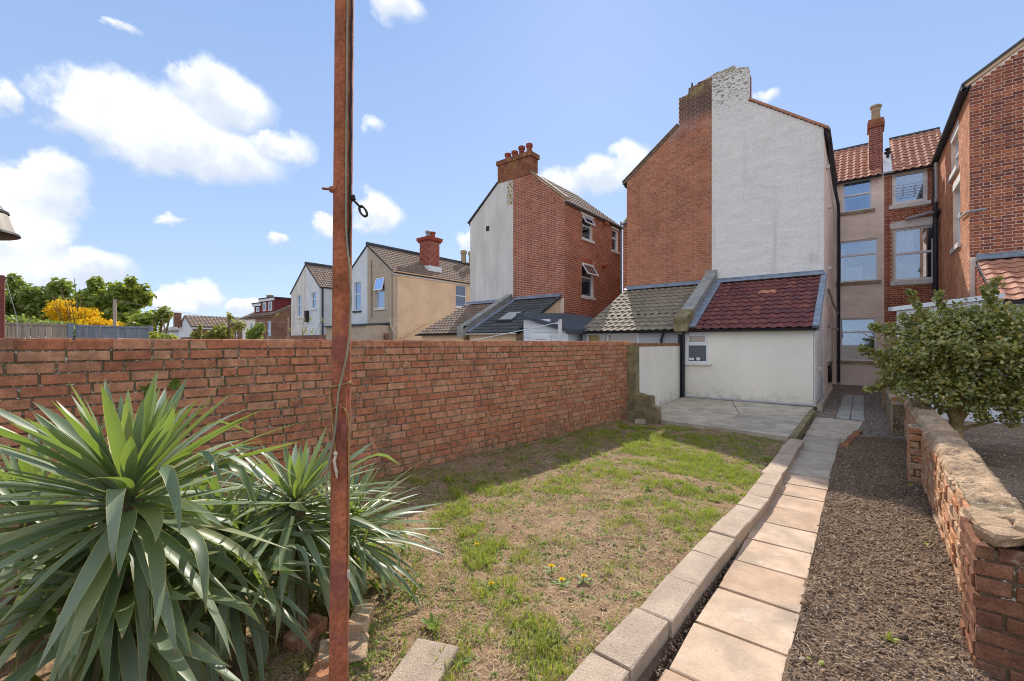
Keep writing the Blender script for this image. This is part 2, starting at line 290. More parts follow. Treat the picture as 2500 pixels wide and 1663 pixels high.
m_black=surf('black_plastic',[(.012,.013,.016)],.4,.5,(5,.2),[],(20,0))
m_navy=surf('dark_painted_iron',[(.016,.022,.034)],.5,.5,(8,.3),[],(30,.1))
m_dgrey=surf('dark_felt_roof',[(.075,.085,.10)],.8,.2,(3,.2),[],(50,.3))
m_lead=surf('lead_flashing',[(.22,.26,.32)],.5,.5,(5,.25),[(12,(.5,.54,.58),.6,.7,.6)],(20,.4))
m_gpipe=surf('grey_pipe',[(.36,.36,.38)],.5,.4,(5,.15),[],(20,.1))
m_wood=surf('weathered_timber',[(.42,.33,.255),(.36,.30,.245),(.47,.38,.30),(.33,.28,.24)],.9,.1,(8,.3),[],(40,.4),stretch=(3,3,.3))
m_bluewood=surf('blue_grey_timber',[(.24,.275,.32),(.21,.245,.29),(.28,.31,.35)],.9,.1,(8,.25),[],(40,.4),stretch=(3,3,.3))
m_bark=surf('bark',[(.22,.155,.09)],.95,.1,(12,.35),[],(30,.9))
m_goldbark=surf('pale_bark',[(.42,.29,.145)],.9,.15,(14,.3),[(9,(.22,.14,.07),.55,.7,.6)],(35,.9))
m_rust=surf('rusted_steel',[(.38,.125,.06),],.85,.25,(10,.35),[(7,(.50,.20,.07),.50,.66,.7),(6,(.22,.075,.07),.48,.66,.75),(45,(.09,.035,.025),.64,.7,.6)],(130,.7),fine=(90,.25),dist=.004)
m_iron=surf('dark_iron',[(.03,.022,.02)],.6,.4,(20,.3),[],(60,.3))
m_cable=surf('sheathed_cable',[(.27,.27,.18)],.6,.3,(15,.2),[],(40,.1))
m_twine=surf('old_twine',[(.40,.27,.10)],.8,.2,(60,.3),[],(200,.5)); m_ropeend=surf('pale_rope_end',[(.62,.52,.40)],.8,.2,(60,.2),[],(200,.4))
m_pot=surf('terracotta_pot',[(.34,.10,.06),(.28,.08,.055)],.85,.2,(6,.25),[],(30,.3)); m_potbuff=surf('buff_pot',[(.40,.31,.20)],.85,.2,(6,.25),[],(30,.3))
m_lichen=surf('lichened_brick',[(.30,.11,.065),(.24,.10,.06),(.33,.15,.08)],.9,.1,(4,.3),[(5,(.42,.32,.10),.52,.68,.75),(3,(.10,.07,.05),.55,.72,.6)],(50,.6))
m_soil=surf('dry_lawn_soil',[(.30,.195,.12)],1,.05,(3,.22),[(16,(.42,.30,.195),.5,.68,.6),(5,(.17,.11,.07),.50,.68,.75),(55,(.11,.07,.045),.56,.66,.8)],(45,1.0),fine=(110,.28),dist=.02)
m_bed=surf('dug_soil',[(.20,.137,.095)],1,.05,(2,.3),[(30,(.27,.19,.125),.54,.68,.7),(6,(.10,.066,.045),.5,.66,.8)],(40,1.0),fine=(100,.3),dist=.03)
m_clod=surf('soil_clod',[(.19,.13,.09),(.235,.165,.115),(.115,.08,.056),(.20,.14,.096),(.40,.32,.24)],1,.05,(30,.3),[],(60,.8))
m_dirt=surf('garden_dirt',[(.20,.155,.115)],1,.05,(2,.3),[],(20,.6))
m_gravel=surf('gravel',[(.26,.21,.17),(.18,.15,.125),(.34,.30,.26),(.40,.36,.32),(.22,.17,.13)],.95,.1,(30,.2),[],(60,.4))
m_straw=surf('dry_straw',[(.60,.44,.26),(.46,.32,.18),(.70,.56,.37),(.32,.21,.12)],.9,.15,(20,.1),[],(20,0),transl=.2)
m_grass=surf('fresh_grass',[(.29,.34,.035),(.20,.28,.028),(.37,.38,.05),(.46,.40,.10),(.25,.32,.033)],.6,.3,(3,.2),[],(20,0),transl=.4,trcol=(.42,.55,.045))
m_weed=surf('weed_leaf',[(.11,.19,.03),(.15,.23,.035),(.20,.27,.04)],.55,.35,(8,.2),[],(20,0),transl=.35,trcol=(.33,.45,.04))
m_sprout=surf('sprout_leaf',[(.33,.38,.05),(.24,.32,.04)],.55,.35,(8,.2),[],(20,0),transl=.35,trcol=(.55,.55,.06))
m_yellow=surf('yellow_petal',[(.88,.66,.01),(.86,.62,.01),(.90,.70,.04)],.7,.2,(9,.08),[],(20,0),transl=.4,trcol=(.9,.6,.02))
m_yucca=surf('yucca_leaf',[(.17,.23,.125),(.21,.27,.19),(.10,.155,.08),(.25,.30,.215),(.14,.195,.10),(.27,.28,.135),(.18,.24,.155)],.42,.5,(3,.15),[(5,(.32,.34,.28),.55,.75,.4)],(10,0),transl=.27,trcol=(.42,.60,.03),margin=(.50,.45,.17))
m_deadleaf=surf('dead_leaf',[(.15,.125,.07),(.20,.16,.09),(.10,.095,.05)],.9,.1,(12,.3),[],(30,.4),transl=.15)
m_holly=surf('holly_leaf',[(.30,.33,.07),(.40,.40,.10),(.09,.12,.03),(.60,.56,.22),(.48,.34,.10),(.07,.10,.028),(.34,.36,.08),(.05,.075,.02),(.66,.63,.32)],.18,1.0,(10,.2),[],(20,0),transl=.34,trcol=(.55,.58,.08))  # pale and near-black leaf tones stand in for sunlit leaves and dark gaps
m_tree=surf('tree_leaf',[(.20,.26,.06),(.27,.31,.07),(.13,.19,.05)],.4,.5,(2,.25),[],(20,0),transl=.42,trcol=(.40,.50,.07))
m_tree2=surf('bright_tree_leaf',[(.21,.265,.05),(.16,.22,.04),(.27,.31,.06)],.5,.35,(2,.25),[],(20,0),transl=.35,trcol=(.58,.66,.07))
m_shrub=surf('shrub_leaf',[(.24,.24,.055),(.19,.20,.045),(.30,.28,.08)],.5,.35,(2,.25),[],(20,0),transl=.35,trcol=(.5,.5,.09))
m_fors=surf('forsythia_bloom',[(.88,.62,.012),(.82,.54,.01),(.90,.68,.03)],.7,.2,(3,.2),[],(20,0),transl=.35,trcol=(.85,.55,.02))
def tilemat(name,cols,st=()): return surf(name,cols,.8,.25,(8,.2),list(st),(60,.4),fine=(60,.12))
m_tred=tilemat('maroon_tile',[(.205,.068,.055),(.165,.055,.055),(.24,.088,.066),(.145,.055,.06),(.215,.074,.058),(.125,.05,.055)],[(5,(.08,.035,.035),.55,.72,.6),(60,(.33,.20,.17),.68,.73,.4)])
m_tpatch=tilemat('pale_orange_tile',[(.50,.20,.12),(.55,.25,.16),(.45,.18,.11)])
m_tcream=tilemat('buff_tile',[(.28,.23,.165),(.24,.20,.145),(.31,.255,.185)],[(4,(.15,.135,.10),.55,.72,.65),(14,(.08,.08,.06),.62,.72,.5)])
m_tdark=tilemat('slate_grey_tile',[(.10,.105,.10),(.085,.09,.09),(.12,.12,.11)],[(6,(.05,.05,.045),.55,.72,.5)])
m_tbrown=tilemat('brown_tile',[(.24,.165,.12),(.21,.145,.11),(.27,.19,.14)],[(5,(.12,.09,.07),.58,.74,.5)])
m_tterr=tilemat('red_clay_tile',[(.50,.24,.155),(.45,.21,.14),(.55,.28,.185)],[(4,(.20,.09,.06),.55,.74,.5)])
m_dormer=surf('maroon_cladding',[(.20,.042,.042)],.8,.2,(3,.15),[],(30,.2))
m_slate=surf('old_slate',[(.21,.195,.185)],.85,.2,(1,.2),[(6,(.13,.12,.12),.5,.7,.5)],(30,.3))
m_tin=surf('white_sheet',[(.74,.77,.80)],.5,.4,(3,.06),[],(10,0))
m_lampg=surf('frosted_lamp_glass',[(.62,.56,.46)],.35,.5,(5,.1),[],(20,0),transl=.4)
# ------------------------------------------------------------------ builders
Z=V((0,0,1))
def spans(poly,z):
    xs=[]; n=len(poly)
    for i in range(n):
        (x0,z0),(x1,z1)=poly[i],poly[(i+1)%n]
        if (z0<=z)!=(z1<=z): xs.append(x0+(z-z0)/(z1-z0)*(x1-x0))
    xs.sort(); return [(xs[i],xs[i+1]) for i in range(0,len(xs)-1,2)]
def minus(iv,a,b):
    o=[]
    for x,y in iv:
        if b<=x or a>=y: o.append((x,y)); continue
        if a>x: o.append((x,a))
        if b<y: o.append((b,y))
    return o
_bm={}
def brick_mesh(L,H,mat,c,pr,var):
    k=(round(L,3),round(H,3),mat.name,c,pr,var)
    if k in _bm: return _bm[k]
    me=mesh_of('brick',*brick_geo(L,H,c,pr,.0015 if var else 0)); me.materials.append(mat); _bm[k]=me; return me
def brick_geo(L,H,c,pr,jit=0):
    q=lambda:random.uniform(-jit,jit)
    v=[]
    for y,i in ((.02,0),(-pr+c,0),(-pr,c)):
        for x,z in ((-1,-1),(1,-1),(1,1),(-1,1)): v.append(V((x*(L/2-i)+q(),y+q(),z*(H/2-i)+q())))
    f=[]
    for a in (0,4):
        for k in range(4): f.append((a+k,a+(k+1)%4,a+4+(k+1)%4,a+4+k))
    f.append((8,9,10,11)); return v,f
def lay(parent,O,U,poly,mat,holes=(),bw=.228,bh=.076,j=.011,bond='stretcher',n_ind=300,pr=.006,c=.004,zstart=None,skip=None,jit=.0,rot=.0,depth_var=.002,wob=None):
    """brickwork on a wall face: bricks that show largest as parts, the rest joined"""
    O,U=V(O),V(U).normalized(); N=U.cross(Z); zs=[p[1] for p in poly]; z0=min(zs) if zstart is None else zstart
    pit=bh+j; cells=[]; k=0; z=z0
    while z+bh<=max(zs)+.001:
        iv=spans(poly,z+bh/2)
        for a,b,c0,c1 in holes:
            if z+bh>c0+.005 and z<c1-.005: iv=minus(iv,a-.004,b+.004)
        for a,b in iv:
            if bond=='stretcher': seq=[bw]; off=(k%2)*.5*(bw+j)
            elif bond=='flemish': seq=[bw,(bw-j)/2]; off=(k%2)*.75*(bw+j)
            else: seq=None; off=random.uniform(0,bw)
            u=-off-20*(bw+j)*1.5 if seq else a-random.uniform(0,bw); i=0
            if seq:
                per=sum(seq)+j*len(seq); u=math.floor((a+off)/per)*per-off
            while u<b:
                w=seq[i%len(seq)] if seq else (bw if random.random()<.72 else (bw-j)/2)
                p,q=max(u,a),min(u+w,b)
                if q-p>.03 and not (skip and skip((p+q)/2,z)): cells.append((p,q,z,abs(q-p-w)<.01))
                u+=w+j; i+=1
        z+=pit; k+=1
    cand=[]
    for i,(p,q,z,full) in enumerate(cells):
        w=O+U*((p+q)/2)+Z*(z+bh/2); d=(w-CAMP)
        if full and seen(w) and N.dot(CAMP-w)>0: cand.append((d.length_squared/(max(.05,-N.dot(d.normalized()))*(q-p)),i))
    cand.sort(); ind=set(i for _,i in cand[:n_ind])
    M=Matrix((U,-N,Z)).transposed()
    rest=MB()
    for i,(p,q,z,full) in enumerate(cells):
        w=O+U*((p+q)/2)+Z*(z+bh/2); L=q-p
        if wob: w=w+N*wob(w)
        dv=random.uniform(-depth_var,depth_var)
        if i in ind:
            me=brick_mesh(L,bh,mat,c,pr,random.randrange(4) if jit else 0)
            Rm=M@Euler((random.gauss(0,rot),random.gauss(0,rot),random.gauss(0,rot))).to_matrix() if rot else M
            place('brick',me,None,parent,w+N*dv,Rm.to_euler())
        else:
            v,f=brick_geo(L,bh,c,pr+dv,jit); b=rest.pts([M@x+w for x in v]); rest.cur=random.random()
            for g in f: rest.face(*[b+t for t in g])
    if rest.f: rest.build('brickwork',mat,parent,kind='stuff')
def wallpoly(name,parent,O,U,poly,mat,holes=(),thick=.24,rev=.10):
    """wall slab with real openings and reveals"""
    O,U=V(O),V(U).normalized(); N=U.cross(Z); mb=MB()
    P=lambda u,z,n=0:O+U*u+Z*z+N*n
    loops=[[V((x,y,0)) for x,y in poly]]+[[V((a,c0,0)),V((a,c1,0)),V((b,c1,0)),V((b,c0,0))] for a,b,c0,c1 in holes]
    flat=[p for l in loops for p in l]; tris=tessellate_polygon(loops)
    for dn,flip in ((0,False),(-thick,True)):
        b=mb.pts([P(p.x,p.y,dn) for p in flat])
        for t in tris:
            A,B,C_=[flat[i] for i in t]; cw=(B-A).cross(C_-A).z
            if abs(cw)<1e-9: continue
            t=t if (cw>0)!=flip else t[::-1]; mb.face(*[b+i for i in t])
    n=len(poly); s=sum(poly[i][0]*poly[(i+1)%n][1]-poly[(i+1)%n][0]*poly[i][1] for i in range(n))
    pp=poly if s>0 else poly[::-1]
    for i in range(n): a,b=pp[i],pp[(i+1)%n]; mb.quad(P(*a),P(*a,-thick),P(*b,-thick),P(*b))
    for a,b,c0,c1 in holes:
        q=[(a,c0),(b,c0),(b,c1),(a,c1)]
        for i in range(4): x,y=q[i],q[(i+1)%4]; mb.quad(P(*x),P(*y),P(*y,-thick),P(*x,-thick))
    return mb.build(name,mat,parent)
def window(parent,O,U,u0,u1,z0,z1,split=.38,rev=.08,fw=.055,sill=True,gm=None,gm2=None,sillm=None,mull=None,inner=True,curtain=None,name='window',sd_=.11,dress=None):
    """upvc window set back in its opening: frame, panes, sill"""
    O,U=V(O),V(U).normalized(); N=U.cross(Z); f=MB(); bx=lambda a,b,c,d,n0,n1,m=f:m.obox(O,U,N,a,b,n0,n1,c,d)
    d0,d1=-rev-.06,-rev
    bx(u0,u1,z0,z0+fw,d0,d1); bx(u0,u1,z1-fw,z1,d0,d1); bx(u0,u0+fw,z0+fw,z1-fw,d0,d1); bx(u1-fw,u1,z0+fw,z1-fw,d0,d1)
    panes=[]
    zs=z1-(z1-z0)*split if split else None
    if zs:
        bx(u0+fw,u1-fw,zs-fw*.55,zs+fw*.55,d0,d1+.012); rows=[(z0+fw,zs-fw*.55,0),(zs+fw*.55,z1-fw,1)]
    else: rows=[(z0+fw,z1-fw,0)]
    cols=[u0+fw,u1-fw]
    if mull:
        um=u0+(u1-u0)*mull; bx(um-fw*.5,um+fw*.5,z0+fw,z1-fw,d0,d1+.006); cols=[u0+fw,um-fw*.5,um+fw*.5,u1-fw]
    w=f.build(name,m_frame,parent)
    for a,b,i in rows:
        for k in range(0,len(cols),2):
            if inner and i==1:
                s=MB(); t=.03
                for q in ((cols[k]+.003,cols[k+1]-.003,a+.003,a+t),(cols[k]+.003,cols[k+1]-.003,b-t,b-.003),(cols[k]+.003,cols[k]+t,a+t,b-t),(cols[k+1]-t,cols[k+1]-.003,a+t,b-t)):
                    s.obox(O,U,N,q[0],q[1],d1-.004,d1+.018,q[2],q[3])
                s.build('sash',m_frame,w)
            g=MB(); g.obox(O,U,N,cols[k]+.001,cols[k+1]-.001,d0+.012,d0+.024,a+.001,b-.001); g.build('pane',(gm2 or gm or m_glass) if i==1 else (gm or m_glass),w)
    if dress is not None:
        b=MB(); b.obox(O,U,N,u0-.05,u1+.05,-.62,-.60,z0-.05,z1+.05); b.build('room_shade_sheet',m_roomshade,w)  # dark sheet added behind the glass, its colour standing in for room shade
        for a,b_,c0,c1,cm in dress:
            ua,ub=u0+(u1-u0)*a,u0+(u1-u0)*b_; za,zb_=z0+(z1-z0)*c0,z0+(z1-z0)*c1; k=max(3,int((ub-ua)/.03)); cu=MB(); q=[]
            for i in range(k+1):
                uu=ua+(ub-ua)*i/k; n_=-rev-.16+.022*math.sin(i*2.1); q.append(cu.pts([O+U*uu+N*n_+Z*za,O+U*uu+N*n_+Z*zb_,O+U*uu+N*(n_-.01)+Z*zb_,O+U*uu+N*(n_-.01)+Z*za]))
            for x,y in zip(q[:-1],q[1:]):
                for e in range(4): cu.face(x+e,y+e,y+(e+1)%4,x+(e+1)%4)
            cu.build('curtain',cm,w)
    if sill:
        s=MB(); s.obox(O,U,N,u0-.09,u1+.09,-rev+.004,.07,z0-sd_,z0-.003); s.build('sill',sillm or m_sillm,w)
    return w
def open_vent(w,O,U,u0,u1,z0,z1,ang,out=.02):
    """top hung casement pushed outwards"""
    O,U=V(O),V(U).normalized(); N=U.cross(Z); h=z1-z0
    dz=-Z*math.cos(ang)+N*math.sin(ang); nn=N*math.cos(ang)+Z*math.sin(ang); o=O+U*u0+Z*z1+N*out; m=MB()
    def bar(a,b,c,d,n0=-.02,n1=.02,mb=None):
        (mb or m).hexa([o+U*a+dz*c+nn*n0,o+U*b+dz*c+nn*n0,o+U*b+dz*d+nn*n0,o+U*a+dz*d+nn*n0,o+U*a+dz*c+nn*n1,o+U*b+dz*c+nn*n1,o+U*b+dz*d+nn*n1,o+U*a+dz*d+nn*n1])
    L=u1-u0; t=.055
    bar(0,L,0,t);bar(0,L,h-t,h);bar(0,t,t,h-t);bar(L-t,L,t,h-t)
    m.build('casement',m_frame,w); g=MB(); bar(t+.001,L-t-.001,t+.001,h-t-.001,-.006,.006,g); g.build('pane',m_glass,w)
_tm={}
def tile_geo(tw,gl,amp,th,waves=1,seg=8,flat=False):
    v=[];f=[]
    for y,dz in ((0,.028),(gl,0.)):
        for k in range(seg+1):
            x=k/seg; h=amp*(.5-.5*math.cos(2*pi*waves*x))**1.6
            v.append(V((x*tw-.001,y,h+dz)))
    b=len(v)
    for k in range(seg+1): p=v[k]; v.append(V((p.x,p.y+.004,p.z-th)))
    s=seg+1
    for k in range(seg): f.append((k,k+1,s+k+1,s+k)); f.append((b+k,b+k+1,k+1,k))
    return v,f
def tiles(parent,O,U,D,W,L,mat,tw=.21,gauge=.27,amp=.032,th=.02,n_ind=300,skL=0.,skR=0.,special=None,holes=(),waves=1,seg=6):
    """courses of interlocking tiles on a slope; O eave left, U along the eave, D up the slope"""
    O,U,D=V(O),V(U).normalized(),V(D).normalized(); N=U.cross(D)
    key=(tw,gauge,amp,th,mat.name,waves,seg); v,f=tile_geo(tw,gauge*1.12,amp,th,waves,seg)
    def mesh(m):
        k=key+(m.name,)
        if k not in _tm: _tm[k]=mesh_of('tile',v,f,smooth=False); _tm[k].materials.append(m)
        return _tm[k]
    M=Matrix((U,D,N)).transposed(); cells=[]; rows=int(round(L/gauge)); g=L/rows
    for r in range(rows):
        d=r*g; a=skL*d/L; b=W+skR*d/L; n=int(round((b-a)/tw)); 
        for i in range(n):
            u=a+(b-a)*i/n; 
            if any(h[0]<u+tw/2<h[1] and h[2]<d+g/2<h[3] for h in holes): continue
            cells.append((u,d,(b-a)/n/tw,r,i))
    cand=[]
    for i,(u,d,sx,r,k) in enumerate(cells):
        w=O+U*u+D*d
        if seen(w): cand.append(((w-CAMP).length,i))
    cand.sort(); ind=set(i for _,i in cand[:n_ind]); rest=MB()
    for i,(u,d,sx,r,k) in enumerate(cells):
        w=O+U*u+D*d+N*(.015+random.uniform(-.002,.003)); m2=special(u,d) if special else None
        if i in ind or m2: place('tile',mesh(m2 or mat),None,parent,w,(M@Euler((random.gauss(0,.006),0,random.gauss(0,.004))).to_matrix()).to_euler(),(sx,1,1))
        else:
            b=rest.pts([M@V((x.x*sx,x.y,x.z))+w for x in v]); rest.cur=random.random()
            for q in f: rest.face(*[b+t for t in q])
    if rest.f: rest.build('tilework',mat,parent,kind='stuff')
def slab_roof(name,parent,O,U,D,W,L,mat,th=.06,skL=0.,skR=0.):
    O,U,D=V(O),V(U).normalized(),V(D).normalized(); N=U.cross(D); m=MB()
    q=[O,O+U*W,O+U*(W+skR)+D*L,O+U*skL+D*L]; m.hexa([p-N*th for p in q]+q); return m.build(name,mat,parent)
def pipe(name,parent,P,r,mat,n=8,clips=True):
    m=MB(); m.tube(P,r,n); o=m.build(name,mat,parent,smooth=True)
    return o
def gutter(parent,A,B,N,mat,r=.055):
    """half round gutter along an eave"""
    A,B,N=V(A),V(B),V(N); m=MB(); n=7; rings=[]
    for p in (A,B): rings.append(m.pts([p+N*(r+r*math.cos(pi+pi*k/(n-1)))+Z*(-r*math.sin(pi*k/(n-1))) for k in range(n)]+[p+N*(r+(r-.008)*math.cos(2*pi-pi*k/(n-1)))+Z*(-(r-.008)*math.sin(pi*k/(n-1))) for k in range(n)]))
    for k in range(2*n): m.face(rings[0]+k,rings[0]+(k+1)%(2*n),rings[1]+(k+1)%(2*n),rings[1]+k)
    m.face(*[rings[0]+k for k in range(2*n)]); m.face(*[rings[1]+k for k in range(2*n)][::-1])
    return m.build('gutter',mat,parent)
def struct(name,mb,mat,smooth=False):
    o=mb.build(name,mat,None,smooth=smooth); o['kind']='structure'; return o
# ------------------------------------------------------------------ the setting
def wallX(y): return -4.44+.0965*(y-.266)
g=MB(); g.quad((-400,-400,-.03),(400,-400,-.03),(400,400,-.03),(-400,400,-.03)); struct('ground',g,m_dirt)
def patch(name,x0,x1,y0,y1,step,mat,hf,inside):
    nx=int((x1-x0)/step)+1; ny=int((y1-y0)/step)+1
    xs=np.linspace(x0,x1,nx); ys=np.linspace(y0,y1,ny); X,Y=np.meshgrid(xs,ys); H=hf(X,Y)
    me=bpy.data.meshes.new(name); keep=inside(X,Y); idx=np.arange(nx*ny).reshape(ny,nx)
    F=np.stack([idx[:-1,:-1],idx[:-1,1:],idx[1:,1:],idx[1:,:-1]],-1)[keep[:-1,:-1]&keep[1:,1:]&keep[:-1,1:]&keep[1:,:-1]]
    me.from_pydata(np.stack([X,Y,H],-1).reshape(-1,3).tolist(),[],F.tolist()); me.shade_smooth()
    o=place(name,me,mat); o['kind']='structure'; return o
def fbm(X,Y,s,o=4,seed=0): return sum(vnoise(X,Y,s/2**k,seed+k)*.5**k for k in range(o))/(2-2*.5**o)
def lawn_h(X,Y): return .045+.05*(fbm(X,Y,.5,3,1)-.5)+.028*(fbm(X,Y,.07,3,5)-.5)+np.clip((wallX(Y)+.35-X)/.35,0,1)*.05
KX=lambda y:np.interp(y,[1.0,2.36,3.66,5.2,8.0],[-1.06,-.985,-.93,-.875,-.862])
patch('lawn_soil',-4.5,-.85,-.6,8.5,.03,m_soil,lawn_h,lambda X,Y:(X<KX(Y)+.02)&(X>wallX(Y)-.02)&((Y<8.06)|(X>-3.2))&(Y<8.46-.15*np.clip((X+3.05)/2.2,0,1)))
def bed_h(X,Y): return .03+.05*(fbm(X,Y,.45,4,21)-.5)+.022*(fbm(X,Y,.06,3,25)-.5)+.03*np.clip((X+.2)/.7,0,1)
patch('soil_bed',-.34,.64,.6,9.4,.018,m_bed,bed_h,lambda X,Y:(X<.49+.016*(Y-3))&(X>-.30+.02*np.maximum(Y-6,0)))
patch('gravel_strip',-.85,.66,9.2,21,.06,m_gravel,lambda X,Y:.01+.02*(fbm(X,Y,.12,3,31)-.5),lambda X,Y:X<.62)
g=MB(); g.box(.62,9,-2,13.3,-.028,.02); struct('neighbour_yard',g,surf('dark_yard_grit',[(.21,.155,.11)],.95,.1,(2,.3),[(12,(.30,.24,.18),.55,.7,.7),(60,(.42,.39,.34),.62,.68,.8)],(50,.8)))
g=MB(); g.prism([(-.74,1.0),(-.25,1.0),(-.24,9),(.05,11.4),(-.74,11.4)],(1,0,0),(0,1,0),(0,0,-.02),(0,0,.012)); path=struct('path',g,m_bed)
y=1.22
while y<8.4:                                            # buff paving slabs, one by one
    h=.445; m=MB(); xl=-.715+.03*min(1,abs(y-4)/5)*(-1 if y<3 else 0); xr=-.275 if y<6.8 else -.265
    M=Matrix.Translation((0,0,0))@Euler((random.gauss(0,.006),random.gauss(0,.006),random.gauss(0,.012))).to_matrix().to_4x4()
    m.bevbox(Matrix.Translation((0,0,0)),xr-xl,h-.013,.04,.004,.002)
    o=m.build('slab',m_slab if y<6.0 else m_shadeslab,path); o.location=V(((xl+xr)/2,y+h/2,.018+random.uniform(-.003,.003)))-WL[path]; o.rotation_euler=M.to_euler()
    y+=.452
for a,b,x1,x2 in ((8.5,9.0,-.25,-.16),(9.0,9.65,-.16,-.08),(9.65,10.4,-.08,-.01),(10.4,11.3,-.01,.05)):
    m=MB(); m.prism([(-.735,a+.01),(x1,a-.06),(x2,b-.09),(-.735,b-.01)],(1,0,0),(0,1,0),(0,0,-.01),(0,0,.045)); m.build('slab',m_shadeslab,path)
for k in range(11):
    for i in (0,1):
        m=MB(); m.bevbox(Matrix.Translation((-.28+i*.24+random.uniform(-.008,.008),11.65+k*.48,.02)),.225,.46,.04,.006,.003); m.build('slab',m_coping,path)
for k in range(7):
    m=MB(); m.bevbox(Matrix.Translation((-.19+.025*k,8.35+k*.24,.02))@Euler((0,random.gauss(0,.08),random.gauss(-.1,.1))).to_matrix().to_4x4(),.10,.215,.065,.006,.003); m.build('edging_brick',m_lichen,path)
# kerb of concrete blocks between lawn and path
g=MB(); g.prism([(-1.05,.9),(-.80,.9),(-.71,4.8),(-.69,8.0),(-.86,8.0),(-.88,5),(-.96,2.7)],(1,0,0),(0,1,0),(0,0,-.028),(0,0,.058)); kerb=struct('kerb',g,m_bed)
ky=[.95,1.42,1.89,2.355,2.81,3.245,3.662,4.045,4.42,4.79,5.24,5.69,6.14,6.5,6.86,7.43,8.02]
for a,b in zip(ky[:-1],ky[1:]):
    c=(a+b)/2; xl=float(np.interp(c,[1.2,2.36,2.81,3.66,4.05,4.8,5.24,8.0],[-1.03,-.985,-.958,-.93,-.905,-.875,-.873,-.867])); w=.192
    ang=math.atan2(float(KX(b)-KX(a)),b-a); m=MB()
    M=Matrix.Translation((xl+w/2+random.uniform(-.006,.006),c,.045+random.uniform(-.005,.006)))@Euler((random.gauss(0,.008),random.gauss(0,.012),-ang+random.gauss(0,.02))).to_matrix().to_4x4()
    m.bevbox(M,w,b-a-.008,.16,.006,.003); m.build('block',m_block,kerb)
# patio
g=MB(); g.prism([(-3.6,8.0),(-3.07,8.46),(-.77,8.12),(-.78,12.43),(-3.85,12.43)],(1,0,0),(0,1,0),(0,0,-.02),(0,0,.05)); pat=struct('patio',g,m_mossy)
for nm,poly in (('slab',[(-3.45,8.2),(-3.07,8.47),(-2.2,8.35),(-1.97,9.6),(-2.0,10.2),(-2.62,12.42),(-3.84,12.42)]),('slab',[(-2.18,8.347),(-.89,8.16),(-.88,10.6),(-1.98,10.2),(-1.955,9.6)]),('slab',[(-1.99,10.22),(-.88,10.62),(-.86,12.42),(-2.6,12.42)])):
    m=MB(); m.prism(poly,(1,0,0),(0,1,0),(0,0,.028),(0,0,.088+random.uniform(-.004,.004))); m.build(nm,m_concrete,pat)
m=MB(); m.prism([(-.882,8.15),(-.775,8.13),(-.775,11.6),(-.872,11.6)],(1,0,0),(0,1,0),(0,0,-.02),(0,0,.15)); m.build('edge_strip',m_mossy,pat)
m=MB(); m.tube([(-3.72,12.36,.13),(-2.2,12.355,.14),(-.78,12.30,.15)],.03,8); m.build('drain_pipe',m_gpipe,pat,smooth=True)
# ------------------------------------------------------------------ left boundary wall
D=V((.0961,.9954,0)).normalized(); O=V((-4.44,.266,0))-D*1.8; LEN=9.98
gw=thing('garden_wall','long old red brick boundary wall with lichened mortar along the left of the lawn','wall',(-4.1,3,0))
poly=[(0,-.1),(LEN,-.1),(LEN,1.638),(0,1.638)]
wob=lambda p:.012*math.sin(p.y*1.3)+.006*math.sin(p.y*4+p.z*5)
Uw=D; Nw=Uw.cross(Z)
core=MB(); core.obox(O+Nw*.0,Uw,Nw,0,LEN,-.22,-.004,-.1,1.628)
core.build('mortar_core',m_mortar,gw)
def skipw(u,z): return False
lay(gw,O,Uw,[(0,-.03),(LEN,-.03),(LEN,1.645),(0,1.645)],m_brick,bw=.224,bh=.066,j=.0145,bond='mixed',n_ind=300,pr=.006,c=.004,zstart=.025,jit=.0025,rot=.008,depth_var=.003,wob=lambda p:0)
# back and top course of the wall
top=MB(); u=0
while u<LEN-.1:
    L=.224; top.cur=random.random(); M=Matrix.Translation(O+Uw*(u+L/2)-Nw*.11+Z*1.60)@Matrix((Uw,-Nw,Z)).transposed().to_4x4(); top.bevbox(M,L-.012,.215,.07,.005,.002); u+=L+.003
top.build('coping_course',m_brick,gw)
rl_=np.random.default_rng(17); nL=7000; ul=LEN*rl_.random(nL)**.8; kl=rl_.integers(1,20,nL); zl_=.025+kl*.0805-.008+rl_.normal(0,.004,nL); hv=rl_.random(nL)<.22; ul=np.where(hv,np.round(ul/.1205)*.1205,ul); zl_=np.where(hv,1.6*rl_.random(nL),zl_)
kp=vnoise(ul,zl_,.35,90)>.40; ul,zl_=ul[kp],zl_[kp]; nL=len(ul); cl_=np.array(O)[None]+np.array(Uw)[None]*ul[:,None]+np.array(Nw)[None]*.002+np.array([0,0,1.])[None]*zl_[:,None]
bs=np.array([[1,0,0],[-1,0,0],[0,1,0],[0,-1,0],[0,0,1],[0,0,-1]],float)*np.array([1,1,.6]); Vl=cl_[:,None,:]+bs[None]*(.0022+.0075*rl_.random((nL,1,1))**2.5)*(.6+.7*rl_.random((nL,6,1)))
np_obj('lichen',Vl,np.array([[0,2,4],[2,1,4],[1,3,4],[3,0,4],[2,0,5],[1,2,5],[3,1,5],[0,3,5]]),rl_.random(nL),surf('white_lichen',[(.66,.64,.56),(.55,.52,.42),(.74,.72,.66)],.9,.1,(30,.2),[],(50,.3)),gw,kind='stuff')
